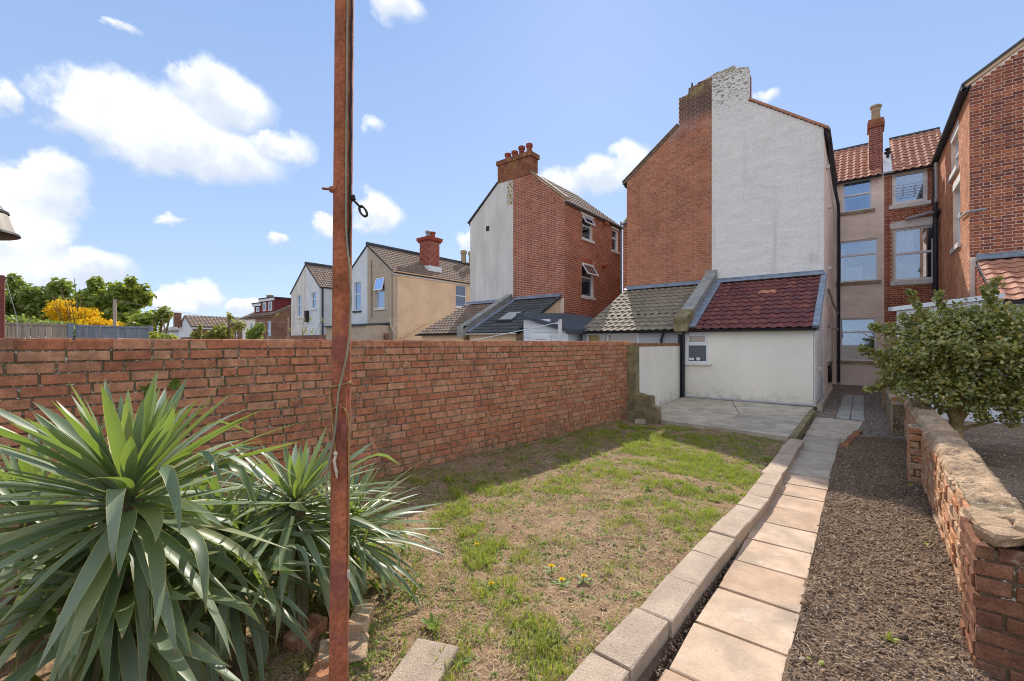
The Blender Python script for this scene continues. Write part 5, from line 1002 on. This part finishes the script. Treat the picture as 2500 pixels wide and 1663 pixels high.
tree('low evergreen shrub overhanging the left timber fence','shrub',-17.8,1.0,[(-17.9,.8,2.05,.9,.9,.35),(-17.7,1.6,2.0,.7,.6,.28)],3200,.075,m_tree,64,nm='shrub',h=.8)
fo=thing('forsythia','bright yellow flowering forsythia shrub spilling over the fence','shrub',(-18.4,2.3,-.02)); m=MB(); random.seed(9)
fc_=[(-18.5,2.4,2.15,.95,.62,.42),(-18.9,1.9,2.55,.5,.4,.45),(-18.2,2.9,2.05,.7,.5,.32),(-18.5,2.4,2.5,.5,.4,.22)]
for k in range(60):
    c=random.choice(fc_); e=V((c[0]+random.gauss(0,c[3]*.6),c[1]+random.gauss(0,c[4]*.6),c[2]+abs(random.gauss(0,c[5]*.9)))); m.tube([(-18.4+random.uniform(-.3,.3),2.3+random.uniform(-.3,.3),0),((-18.4+e.x)/2,(2.3+e.y)/2,e.z*.65),e],[.02,.014,.006],5)
m.build('stem',m_bark,fo); leaves_obj('blossom',fo,m_fors,fc_,7000,.055,71,shell=.5,elong=1.3)
tree('pale yellow-green shrub rising behind the wall below the dormer houses','shrub',-11.4,3.8,[(-11.5,3.75,1.85,.32,.26,.26),(-11.2,4.0,2.0,.18,.16,.18),(-11.7,3.6,1.75,.30,.2,.2),(-11.35,3.85,2.2,.10,.1,.13)],800,.055,m_shrub,81,nm='shrub',h=.9)
tree('dark green shrub beside the pale one behind the wall','shrub',-10.9,4.25,[(-10.9,4.2,1.8,.28,.2,.22),(-10.8,4.3,1.95,.14,.12,.16)],500,.055,m_tree,82,nm='shrub',h=.9)
tree('thin leafy shoots just above the wall left of the pale shrub','shrub',-12.0,3.4,[(-12.0,3.4,1.78,.16,.16,.16),(-11.95,3.45,1.95,.06,.06,.14),(-11.9,3.55,1.74,.2,.15,.12)],220,.055,m_shrub,83,nm='shrub',h=.9)
tree('yellow-green shoots above the wall at the end of the timber fence','shrub',-12.8,2.9,[(-12.6,3.0,1.72,.32,.25,.11),(-12.85,2.8,1.76,.12,.12,.14)],300,.055,m_sprout,84,nm='shrub',h=.9)
for i,(lab,bx_,by_,pts) in enumerate((('bare pruned dark stems standing at the end of the fence',-15.6,3.55,[[(0,0,0),(.1,.1,1.9),(-.1,.05,2.3),(-.05,.12,2.55)],[(.1,.1,1.9),(.22,.14,2.25),(.18,.2,2.5)],[(0,0,0),(-.1,-.25,1.9),(.1,-.1,2.35)]]),
    ('thin bare whippy stems in front of the white gabled house',-11.0,5.35,[[(0,0,0),(-.1,-.2,1.7),(-.35,-.45,2.3)],[(0,0,0),(.05,0,1.8),(.12,.15,2.25)],[(0,0,0),(.1,.2,1.7),(.35,.35,2.2)],[(0,0,0),(-.2,.1,1.8),(-.15,.12,2.2)]]))):
    t=thing('bare_shrub',lab,'shrub',(bx_,by_,0)); m=MB()
    for pl in pts: m.tube([V((bx_,by_,0))+V(q) for q in pl],[.035*(1-.75*k/(len(pl)-1))*(1 if i==0 else .3) for k in range(len(pl))],6)
    m.build('stem',m_bark,t); 
    if i: leaves_obj('bud',t,m_shrub,[(bx_+q[-1][0]*f,by_+q[-1][1]*f,1.6+(q[-1][2]-1.6)*f,.05,.05,.12) for q in pts for f in (.5,1)],70,.03,91)
# ------------------------------------------------------------------ things beyond the wall
def fence(label,y0,y1,mat,x=-15,n=13,zt0=2.06,zt1=2.06,post=None):
    t=thing('timber_fence',label,'fence',(x,(y0+y1)/2,0)); w=(y1-y0)/n; random.seed(int(y1*10)+7)
    for k in range(n):
        m=MB(); z=zt0+(zt1-zt0)*(k+.5)/n; m.box(x-.01*(k%2),x+.012+random.uniform(0,.006)-.004*(k%2),y0+k*w+.004,y0+(k+1)*w-.004,.05,z-.02+random.uniform(-.006,.006)); m.build('board',mat,t)
    m=MB(); m.hexa([(x-.02,y0,zt0-.045),(x+.035,y0,zt0-.045),(x+.035,y1,zt1-.045),(x-.02,y1,zt1-.045),(x-.02,y0,zt0),(x+.035,y0,zt0),(x+.035,y1,zt1),(x-.02,y1,zt1)]); m.build('rail',mat,t)
    m=MB(); m.box(x-.05,x+.06,y1+.01,y1+.11,-.05,zt1+.03); m.build('post',post or mat,t)
fence('weathered brown timber fence panel at the far left','' and 0 or -.05,1.60,m_wood,n=14,zt0=2.075,zt1=2.06,post=m_bluewood)
fence('blue-grey timber fence panel right of the dark post',1.74,3.13,m_bluewood,n=12,zt0=2.055,zt1=2.045)
fence('brown timber fence panel beyond the left picture edge',-2.2,-.18,m_wood,n=16,zt0=2.09,zt1=2.075)
def post_(nm,label,x,y,h,r,mat,cross=True):
    t=thing(nm,label,'post',(x,y,0)); m=MB(); m.tube([(x,y,-.05),(x,y,h)],r,10); m.build('shaft',mat,t,smooth=True)
    if cross: m=MB(); m.tube([(x,y-.07,h-.02),(x,y+.12,h-.04)],r*.35,6); m.build('hook',m_iron,t)
    return t
m_redpole=surf('red_oxide_pole',[(.20,.055,.045)],.7,.3,(5,.2),[],(40,.2))
post_('clothes_pole','red oxide clothes pole in front of the timber fence at the far left',-11.9,.46,2.80,.036,m_redpole)
post_('clothes_post','weathered timber clothes post standing among the trees behind the fence',-16.4,2.70,2.83,.04,m_wood)
post_('clothes_post','white painted clothes post beside the small white shed',-6.9,10.95,2.30,.062,m_sillm)
post_('clothes_post','thin budding stake standing left of the white gabled house',-12.4,5.65,2.32,.02,m_wood,False)
for lab,pts in (('thin clothes line sagging from the timber post across the far gardens',[(-16.4,2.7,2.80),(-14.6,4.4,2.36),(-13.0,6.0,2.18),(-12.0,7.2,2.16),(-10.9,8.4,2.3)]),('thin line running from the red pole down behind the wall',[(-11.9,.5,2.76),(-11.8,.62,2.1),(-11.78,.66,1.4)]),('white clothes line rising to the white post by the shed',[(-9.2,9.2,1.62),(-8.2,9.9,1.86),(-6.9,10.95,2.22)])):
    t=thing('washing_line',lab,'line',pts[0]); m=MB(); m.tube(pts,.0035 if 'white' not in lab else .011,5); m.build('line',m_tin if 'white' in lab else m_gpipe,t)
t=thing('aerial','thin television aerial on the ridge of the cream house','aerial',(-22.6,24,7.4)); m=MB(); m.tube([(-22.6,24,7.3),(-22.6,24,8.9)],.02,5); m.tube([(-22.6,24,8.8),(-21.2,24.4,8.78)],.014,5)
for k in range(7): m.tube([(-22.5+k*.2,23.75+k*.055,8.8),(-22.5+k*.2,24.3+k*.055,8.8)],.008,4)
m.build('mast',m_gpipe,t)
# distant houses
def far_house(label,x0,x1,y0,zw,yr,zr,wm,rm,wins=(),dormer=None,depth=8):
    t=thing('house',label,'house',((x0+x1)/2,y0,0))
    wallpoly('wall',t,(x0,y0,0),(1,0,0),[(0,-.05),(x1-x0,-.05),(x1-x0,zw),(0,zw)],wm,[(a-x0,b-x0,c,d) for a,b,c,d in wins],thick=.3)
    for a,b,c,d in wins: window(t,(x0,y0,0),(1,0,0),a-x0,b-x0,c,d,split=.5,rev=.05,inner=False,fw=.09)
    d=V((0,yr-y0,zr-zw)); L=d.length; d.normalize(); r=slab_roof('roof',t,V((x0,y0-.15,zw-.03)),(1,0,0),d,x1-x0,L+.3,rm,.12)
    tiles(r,V((x0,y0-.15,zw)),(1,0,0),d,x1-x0,L+.2,rm,.5,.4,n_ind=0,seg=3,amp=.02)
    m=MB(); m.prism([(y0+.3,-.05),(2*yr-y0,-.05),(2*yr-y0,zw),(yr,zr-.05),(y0+.3,zw)],(0,1,0),(0,0,1),(x1,0,0),(-.3,0,0)); m.build('gable',wm,t)
    if dormer:
        a,b,zb,zt_,yf=dormer; m=MB(); m.box(a,b,yf,yf+5.5,zb,zt_); dm=m.build('dormer',m_dormer,t); m=MB(); m.box(a-.15,b+.15,yf-.2,yf+5.6,zt_,zt_+.10); m.build('dormer_roof',m_dgrey,dm); m=MB(); m.box(a-.12,b+.12,yf-.17,yf-.01,zt_-.22,zt_-.002); m.build('fascia',m_tin,dm)
        n_=2 if b-a>1.8 else 1
        for k in range(n_): u=a+(b-a)*(.30+.45*k if n_>1 else .5); m=MB(); m.box(u-.33,u+.33,yf-.05,yf+.01,zb+.32,zt_-.3); f=m.build('window',m_frame,t); m=MB(); m.box(u-.22,u+.22,yf-.06,yf-.052,zb+.42,zt_-.4); m.build('pane',m_glassd,f)
    return t
m_fbrick=surf('far_brown_brick',[(.26,.14,.09)],.9,.1,(3,.3),[(6,(.16,.09,.06),.5,.7,.5)],(10,.4))
far_house('brown brick house with two white windows under the larger maroon dormer',-42.3,-38.9,16.4,3.95,20.5,6.0,m_fbrick,m_tbrown,[(-41.6,-40.9,1.8,3.5),(-39.9,-39.2,1.8,3.5)],(-42.6,-40.0,4.15,5.55,17.0))
far_house('white rendered house under the smaller maroon dormer',-45.2,-42.32,16.4,3.9,20.5,5.9,m_white,m_tbrown,[(-43.5,-42.8,1.8,3.4)],(-44.6,-42.9,4.2,5.25,17.2))
far_house('brown brick house end with grey sloping roof left of the dormers',-48.6,-45.22,16.4,3.5,20.5,5.6,m_fbrick,m_slate,[(-46.9,-46.3,1.6,3.0)])
t=thing('chimney','brick chimney stack left of the small maroon dormer','chimney',(-47.0,19.5,4.6)); m=MB(); m.box(-47.7,-46.4,19.2,20,4.6,6.0); m.build('stack',m_fbrick,t); chimney_pots(t,[(-47.3,19.6,6.0),(-46.8,19.6,6.0)],.5,.2,m_potbuff)
bt=thing('house','low brown brick building with pale gable and ridged tile roof in the distance','house',(-54,16,0))
m=MB(); m.box(-55.9,-52,14.4,19.5,-.05,3.25); m.build('wall',m_fbrick,bt); m=MB(); m.prism([(-56,2.2),(-52,2.2),(-52,3.3),(-54,4.35),(-56,3.3)],(1,0,0),(0,0,1),(0,14.3,0),(0,.09,0)); m.build('gable',m_paleblue,bt)
for s_ in (1,-1):
    d=V((-2*s_,0,1.1)).normalized(); o=V((-54+2.1*s_,14.2 if s_>0 else 19.6,3.25)); U_=V((0,s_,0)); r=slab_roof('roof',bt,o,U_,d,5.4,2.45,m_tbrown,.08); tiles(r,o,U_,d,5.4,2.4,m_tbrown,.33,.34,n_ind=0,seg=4,amp=.06)
m=MB(); m.box(-51.99,-51.95,14.3,19.5,3.02,3.22); m.build('fascia',m_tin,bt); m=MB(); m.box(-55.6,-55.0,13.7,14.25,3.3,4.75); m.build('chimney_stack',m_fbrick,bt)
t=thing('house','long grey slate roofed house low on the horizon behind the bare stems','house',(-74,18,0)); m=MB(); m.box(-84,-66,19,27,-.05,3.4); m.build('wall',m_paleblue,t); m=MB(); m.hexa([(-84,18.6,3.3),(-66,18.6,3.3),(-66,23,5.0),(-84,23,5.0),(-84,18.6,3.42),(-66,18.6,3.42),(-66,23,5.15),(-84,23,5.15)]); m.build('roof',m_slate,t)
t=thing('chimney','far chimney stack with two red pots above the low tile roof','chimney',(-52.5,19.2,3.2)); m=MB(); m.box(-53.4,-51.2,21.4,22.3,2.5,4.35); m.build('stack',m_fbrick,t); chimney_pots(t,[(-52.6,21.8,4.35),(-51.9,21.8,4.35)],.75,.22,m_pot)
gwall=MB(); gwall.box(-36,-20.9,14.9,15.1,-.05,2.15); o=gwall.build('boundary_wall',m_fbrick); tag(o,'dark brown brick boundary wall below the distant dormer houses','wall')
# ------------------------------------------------------------------ loose things on the lawn
def zl(x,y): return float(lawn_h(np.array([x]),np.array([y]))[0])
def zb(x,y): return float(bed_h(np.array([x]),np.array([y]))[0])
def loose(nm,label,cat,x,y,z,sx,sy,sz,rot,mat,c=.006,jit=.003):
    t=thing(nm,label,cat,(x,y,z-sz/2)); m=MB(); m.bevbox(Matrix.Translation((x,y,z))@Euler(rot).to_matrix().to_4x4(),sx,sy,sz,c,jit); o=m.build('body',mat,t); return t
def single(nm,label,cat,x,y,z,sx,sy,sz,rot,mat,c=.006,jit=.003):
    m=MB(); m.bevbox(Euler(rot).to_matrix().to_4x4(),sx,sy,sz,c,jit); o=m.build(nm,mat,None); o.location=(x,y,z); return tag(o,label,cat)
single('brick','loose worn red brick lying beside the foot of the rusty pole','brick',-2.13,1.36,.10,.10,.225,.085,(.0,.05,.75),m_lbrick)
single('brick','half brick in the soil under the yucca left of the rusty pole','brick',-2.28,1.13,.08,.11,.2,.07,(.05,.1,.35),m_lbrick)
single('concrete_block','buff concrete block lying in the grass at the bottom edge','block',-1.565,1.285,.06,.22,.44,.10,(0,0.02,.40),m_block)
single('stone','rough broken stone slab between brick and concrete block','stone',-2.03,1.19,.06,.24,.20,.06,(.06,-.04,.9),m_cop,.02,.012)
single('brick','crumbled red brick end at the bottom edge beside the stone slab','brick',-1.96,1.06,.06,.12,.18,.07,(.05,.08,.75),m_lbrick,.012,.008)
def blades(P_,az,h,w,lean,rn):
    """tapered two segment blades"""
    n=len(P_); d=np.stack([np.cos(az),np.sin(az),0*az],1); s=np.stack([-np.sin(az),np.cos(az),0*az],1); u=np.array([0,0,1.])
    m1=P_+d*(lean*h*.35)[:,None]+u*(h*.6)[:,None]; t=P_+d*(lean*h)[:,None]+u*(h*(1-.35*lean))[:,None]
    return np.stack([P_-s*w[:,None],P_+s*w[:,None],m1+s*w[:,None]*.75,m1-s*w[:,None]*.75,t],1)
FB=[[0,1,2,3]]
def grass_obj(name,x,y,h,w,mat,lean,zf,seed):
    r=np.random.default_rng(seed); n=len(x); P_=np.stack([x,y,zf(x,y)-.004],1); V5=blades(P_,r.random(n)*6.283,h,w,lean,None)
    tri=np.array([[0,1,2],[0,2,3],[3,2,4]]); return np_obj(name,V5,tri,r.random(n),mat,kind='stuff')
def lawn_pts(n,seed,dens):
    r=np.random.default_rng(seed); x=r.uniform(-4.4,-.9,n); y=8.4*r.random(n)**.85*1.0; y=np.where(y<.7,y+.7,y)
    k=(x<KX(y)-.03)&(x>wallX(y)+.03)&((y<7.9)|(x>-2.9))&(y<8.25); x,y=x[k],y[k]; k=r.random(len(x))<dens(x,y); return x[k],y[k]
def gs(x,y,cx,cy,sx,sy): return np.exp(-((x-cx)/sx)**2-((y-cy)/sy)**2)
def dg(x,y):
    """how green the lawn is"""
    line=np.exp(-(((y-2.2)+.62*(x+1.85))/.17)**2)*np.exp(-((x+1.75)/.75)**2)
    far=gs(x,y,-1.35,5.4,.85,1.5)*.9+gs(x,y,-2.1,6.4,.7,.9)*.6+gs(x,y,-3.1,7.6,.7,.8)*.75
    edge=gs(x,y,-3.0,3.1,.25,.35)*.9+gs(x,y,-2.6,4.0,.22,.4)*.6+gs(x,y,-2.9,5.6,.3,.8)*.5+gs(x,y,-2.75,2.3,.3,.3)*.25+gs(x,y,-1.45,1.75,.22,.22)*.7
    n=fbm(x,y,.32,3,41); k=fbm(x,y,.09,2,46); return np.clip((line*2.2*np.clip((n-.20)*5,.35,1.3)+(far*.74*(1-.85*gs(x,y,-1.15,7.3,.75,.8))+edge*1.2+.24)*np.clip((n-.33)*4.6,0,1.4))*np.clip((k-.28)*3.6,.1,1.3),0,1)
x,y=lawn_pts(330000,101,lambda x,y:dg(x,y)*.9+.03); n=len(x); r=np.random.default_rng(5)
grass_obj('grass',x,y,(.016+.05*r.random(n)**2)*(.7+.6*dg(x,y)),.0014+.0015*r.random(n),m_grass,.2+.9*r.random(n),lawn_h,6)
# tufts of taller grass
tx,ty=lawn_pts(3200,103,lambda x,y:dg(x,y)*.3); X=[];Y=[];Hh=[]
r=np.random.default_rng(8)
for a,b in zip(tx,ty): k=int(r.integers(10,30)); X.append(a+r.normal(0,.016,k)); Y.append(b+r.normal(0,.016,k)); Hh.append(.03+.07*r.random(k))
X,Y,Hh=map(np.concatenate,(X,Y,Hh)); grass_obj('grass_tuft',X,Y,Hh,.0015+.0015*r.random(len(X)),m_grass,.3+.8*r.random(len(X)),lawn_h,9)
# broad leaved ground weeds
wx,wy=lawn_pts(12000,107,lambda x,y:.16+.5*dg(x,y)); r=np.random.default_rng(12); X=[];Y=[]
for a,b in zip(wx,wy): k=int(r.integers(4,11)); X.append(a+r.normal(0,.015,k)); Y.append(b+r.normal(0,.015,k))
X,Y=map(np.concatenate,(X,Y)); n=len(X); grass_obj('weed_leaves',X,Y,.012+.022*r.random(n),.003+.004*r.random(n),m_weed,1.0+1.0*r.random(n),lawn_h,13)
# straw, dead stalks and clods
def sticks(name,x,y,zf,Lr,Wr,mat,seed,tilt=.25):
    r=np.random.default_rng(seed); n=len(x); a=r.random(n)*6.283; L=Lr[0]+(Lr[1]-Lr[0])*r.random(n)**2.5; t=r.normal(0,tilt,n); w=Wr[0]+(Wr[1]-Wr[0])*r.random(n)
    d=np.stack([np.cos(a)*np.cos(t),np.sin(a)*np.cos(t),np.sin(np.abs(t))*.6],1)*(L/2)[:,None]; s=np.stack([-np.sin(a),np.cos(a),0*a],1)*w[:,None]; c=np.stack([x,y,zf(x,y)+.004],1); u=np.stack([0*a,0*a,w*1.2],1); bend=np.stack([r.normal(0,.1,n)*L,r.normal(0,.1,n)*L,.02*L],1)
    Vs=np.stack([c-d-s,c-d+s,c+bend+s+u,c+bend-s+u,c+d+s*.4,c+d-s*.4],1); return np_obj(name,Vs,np.array([[0,1,2,3],[3,2,4,5]]),r.random(n),mat,kind='stuff')
x,y=lawn_pts(150000,109,lambda x,y:.3+.7*np.clip((fbm(x,y,.25,3,51)-.3)*2.5,0,1)); sticks('straw',x,y,lawn_h,(.012,.085),(.0006,.0017),m_straw,14)
def clods(name,x,y,zf,s0,s1,mat,seed,pw=4):
    r=np.random.default_rng(seed); n=len(x); s=s0+(s1-s0)*r.random(n)**pw
    base=np.array([[1,0,0],[-1,0,0],[0,1,0],[0,-1,0],[0,0,1],[0,0,-1]],float); Vs=base[None]*s[:,None,None]*(.55+.75*r.random((n,6,1))); a=r.random(n)*6.283; ca,sa=np.cos(a)[:,None],np.sin(a)[:,None]
    X=Vs[:,:,0]*ca-Vs[:,:,1]*sa; Y=Vs[:,:,0]*sa+Vs[:,:,1]*ca; tl=r.normal(0,.4,n)[:,None]; Z_=Vs[:,:,2]*.8+X*tl
    Vs=np.stack([X+x[:,None],Y+y[:,None],Z_+(zf(x,y)+s*.2)[:,None]],2)
    F=np.array([[0,2,4],[2,1,4],[1,3,4],[3,0,4],[2,0,5],[1,2,5],[3,1,5],[0,3,5]]); return np_obj(name,Vs,F,r.random(n),mat,kind='stuff')
x,y=lawn_pts(40000,111,lambda x,y:.3+.6*(fbm(x,y,.3,3,57)>.5)); clods('lawn_crumbs',x,y,lawn_h,.002,.013,m_clod,15)
r=np.random.default_rng(33); n=80000; x=r.uniform(-.31,.56,n); y=.9+8.4*r.random(n)**1.25; k=(x<.47+.016*(y-3))&(x>-.27+.02*np.maximum(y-6,0)); clods('soil_clods',x[k],y[k],bed_h,.0015,.013,m_clod,34,4)
n=6500; x=r.uniform(-.29,.5,n); y=.9+8.0*r.random(n)**1.3; sticks('bed_straw',x,y,bed_h,(.012,.09),(.0006,.0018),m_straw,35,.35)
n=260; x=r.uniform(-.28,.48,n); y=1.4+6.5*r.random(n); clods('loose_lumps',x,y,bed_h,.012,.034,m_clod,41,3)
n=2600; x=r.uniform(-.28,.52,n); y=1+8*r.random(n); clods('pale_stones',x,y,bed_h,.002,.009,surf('pale_stone',[(.5,.47,.42),(.38,.33,.28),(.60,.57,.52)],.9,.1,(30,.2),[],(40,.3)),36,2)
n=9000; x=r.uniform(-.82,.6,n); y=r.uniform(9.3,19,n); k=~((x>-.42)&(x<.10)&(y>11.4)); clods('gravel_stones',x[k],y[k],lambda a,b:.015+0*a,.006,.022,m_gravel,37,1.5)
x=-.258+np.abs(r.normal(0,.02,3200))*np.where(r.random(3200)<.3,-1,1); y=1.1+8*r.random(3200); clods('path_crumbs',x,y,lambda a,b:.036+0*a,.001,.006,m_clod,43,3)
x=r.uniform(-.775,-.725,2200); y=r.uniform(1.1,8,2200); clods('gutter_crumbs',x,y,lambda a,b:.034+0*a,.002,.012,m_clod,38,3)
x=r.uniform(.66,3.4,3500); y=r.uniform(5,12.5,3500); sticks('yard_litter',x,y,lambda a,b:.022+0*a,(.02,.09),(.002,.010),m_straw,39,.2)
# dandelions in flower
for lab,x,y in (('yellow dandelion in flower in the middle of the dry lawn',-2.30,2.28+.18),('yellow dandelion nearest the kerb, left one of the pair',-1.52,2.43),('yellow dandelion nearest the kerb, right one of the pair',-1.42,2.54),('small yellow dandelion in the long green grass strip',-1.84,2.10),('pale half open yellow dandelion just behind the kerb-side pair',-1.66,2.52),('far dandelion under the patio edge beside the stepped pier',-2.95,7.75),('far dandelion at the middle of the shaded patio edge',-1.75,7.9)):
    z=zl(x,y); t=thing('dandelion',lab,'flower',(x,y,z)); random.seed(int(abs(x*1000))); h=.035; m=MB(); m.tube([(x,y,z-.01),(x+.004,y,z+h)],.0022,5); m.build('stem',m_weed,t)
    m=MB(); c=V((x+.004,y,z+h))
    for ring,(rr,el,k_) in enumerate(((.020,.15,18),(.016,.5,16),(.011,.9,12),(.006,1.3,8))):
        for k in range(k_): a=2*pi*k/k_+ring*.3; d=V((math.cos(a)*math.cos(el),math.sin(a)*math.cos(el),math.sin(el))); s=V((-math.sin(a),math.cos(a),0))*.0028; m.quad(c-s*.5,c+s*.5,c+d*rr+s,c+d*rr-s)
    m.build('flower_head',m_yellow,t)
    for k in range(7):
        a=2*pi*k/7+random.random(); d=V((math.cos(a),math.sin(a),.25)); s=V((-math.sin(a),math.cos(a),0)); m=MB(); l=random.uniform(.05,.08); b=V((x,y,z+.002)); q=m.pts([b-s*.003,b+s*.003,b+d*l*.5+s*.008,b+d*l*.5-s*.008,b+d*l*.85+s*.009-Z*.004,b+d*l*.85-s*.009-Z*.004,b+d*l-Z*.01]); m.face(q,q+1,q+2,q+3); m.face(q+3,q+2,q+4,q+5); m.face(q+5,q+4,q+6); m.build('leaf',m_weed,t)
# sprouting weeds in the dug bed
for lab,x,y in (('yellow-green weed sprouting at the foot of the low wall',.40,4.62),('weed seedling in the middle of the dug soil bed',.12,3.05),('bright weed near the path edge of the dug bed',-.17,2.62),('low weed with paired leaves at the bottom of the soil bed',.10,2.22),('spindly weed between path and low wall in the near soil',.02,2.42),('green weed clump in the shaded soil by the pier',.42,6.35),('tiny weed beside the edging bricks in shaded soil',-.06,8.2),('small weed near the wall in the near sunlit soil',.33,2.75)):
    z=zb(x,y); t=thing('weed',lab,'weed',(x,y,z)); random.seed(int(abs(x*777+y*99)))
    for k in range(random.randint(6,10)):
        a=random.uniform(0,6.28); el=random.uniform(.2,1.1); d=V((math.cos(a)*math.cos(el),math.sin(a)*math.cos(el),math.sin(el))); s=V((-math.sin(a),math.cos(a),0)); l=random.uniform(.03,.055); b=V((x+random.gauss(0,.008),y+random.gauss(0,.008),z)); m=MB(); q=m.pts([b-s*.002,b+s*.002,b+d*l*.55+s*.010,b+d*l*.55-s*.010,b+d*l-Z*.006]); m.face(q,q+1,q+2,q+3); m.face(q+3,q+2,q+4); m.build('leaf',m_sprout,t)
# rosette weeds and long twigs on the lawn
for lab,x,y,n_,l_ in (('broad leaved weed rosette just left of the green grass strip',-2.72,2.08,12,.07),('leafy weed clump beside the concrete block at the bottom edge',-1.83,1.60,14,.08),('plantain weed with upright leaves near the fallen twig',-2.15,1.72,6,.13),('plantain weed with one pale leaf by the loose brick',-2.33,1.62,5,.13),('fresh weed clump at the far corner of the sunlit lawn near the kerb',-1.15,6.35,16,.10),('weed clump on the right of the lawn beside the kerb',-1.25,4.9,14,.08),('weed clump in the middle of the far lawn',-1.75,4.5,14,.08)):
    z=zl(x,y); t=thing('weed_rosette',lab,'weed',(x,y,z)); random.seed(int(abs(x*321+y*77)))
    for k in range(n_):
        a=2*pi*k/n_*2.4+random.random(); el=random.uniform(.25,.95) if n_>8 else random.uniform(.6,1.1); d=V((math.cos(a)*math.cos(el),math.sin(a)*math.cos(el),math.sin(el))); s=V((-math.sin(a),math.cos(a),0)); l=l_*random.uniform(.6,1.1); b=V((x,y,z)); m=MB(); w=.010; q=m.pts([b-s*.003,b+s*.003,b+d*l*.45+s*w,b+d*l*.45-s*w,b+d*l*.8+s*w*.7-Z*.004,b+d*l*.8-s*w*.7-Z*.004,b+d*l-Z*.014]); m.face(q,q+1,q+2,q+3); m.face(q+3,q+2,q+4,q+5); m.face(q+5,q+4,q+6); m.build('leaf',m_weed,t)
def twig(label,pts,r):
    zz=[zl(x,y)+.008 for x,y in pts]; P_=[V((x,y,z+dz)) for (x,y),z,dz in zip(pts,zz,[.004*(i%2) for i in range(len(pts))])]; t=thing('twig',label,'twig',P_[0]); m=MB(); m.tube(P_,[r*(1-.5*i/len(P_)) for i in range(len(P_))],6); m.build('stem',m_bark,t,smooth=True)
twig('long thin dead bramble stem lying across the near lawn',[(-2.42,1.60),(-2.30,1.66),(-2.2,1.73),(-2.08,1.77),(-1.98,1.80),(-1.88,1.88),(-1.78,1.98)],.0042)
twig('short dark twig pointing to the pair of dandelions',[(-1.72,2.30),(-1.63,2.38),(-1.55,2.44)],.0035)
twig('pale dead stalk across the sunlit middle of the lawn',[(-1.62,3.1),(-1.5,3.2),(-1.33,3.33),(-1.2,3.5)],.003)
twig('thin broken stalk near the shadow edge on the lawn',[(-2.0,3.9),(-1.9,3.95),(-1.82,3.9)],.003)

# like things share a group
GROUPS={'dandelion':'dandelions in the lawn','weed':'weeds sprouting in the dug bed','weed_rosette':'leafy weeds in the lawn','timber_fence':'timber fence panels beyond the wall','terraced_house':'tall brick terraced houses','brick_house':'two storey houses beyond the wall','house':'distant houses','clothes_post':'clothes posts beyond the wall','tree':'trees beyond the timber fence','shrub':'shrubs beyond the wall','washing_line':'clothes lines across the gardens','twig':'twigs lying on the lawn','bare_shrub':'bare shrubs beyond the wall'}
for o in list(scene.objects):
    if o.parent is None and 'label' in o.keys() and 'group' not in o.keys():
        k=o.name.split('.')[0]
        if k in GROUPS: o['group']=GROUPS[k]
        elif k=='brick' and 'category' in o.keys(): o['group']='loose bricks by the pole'
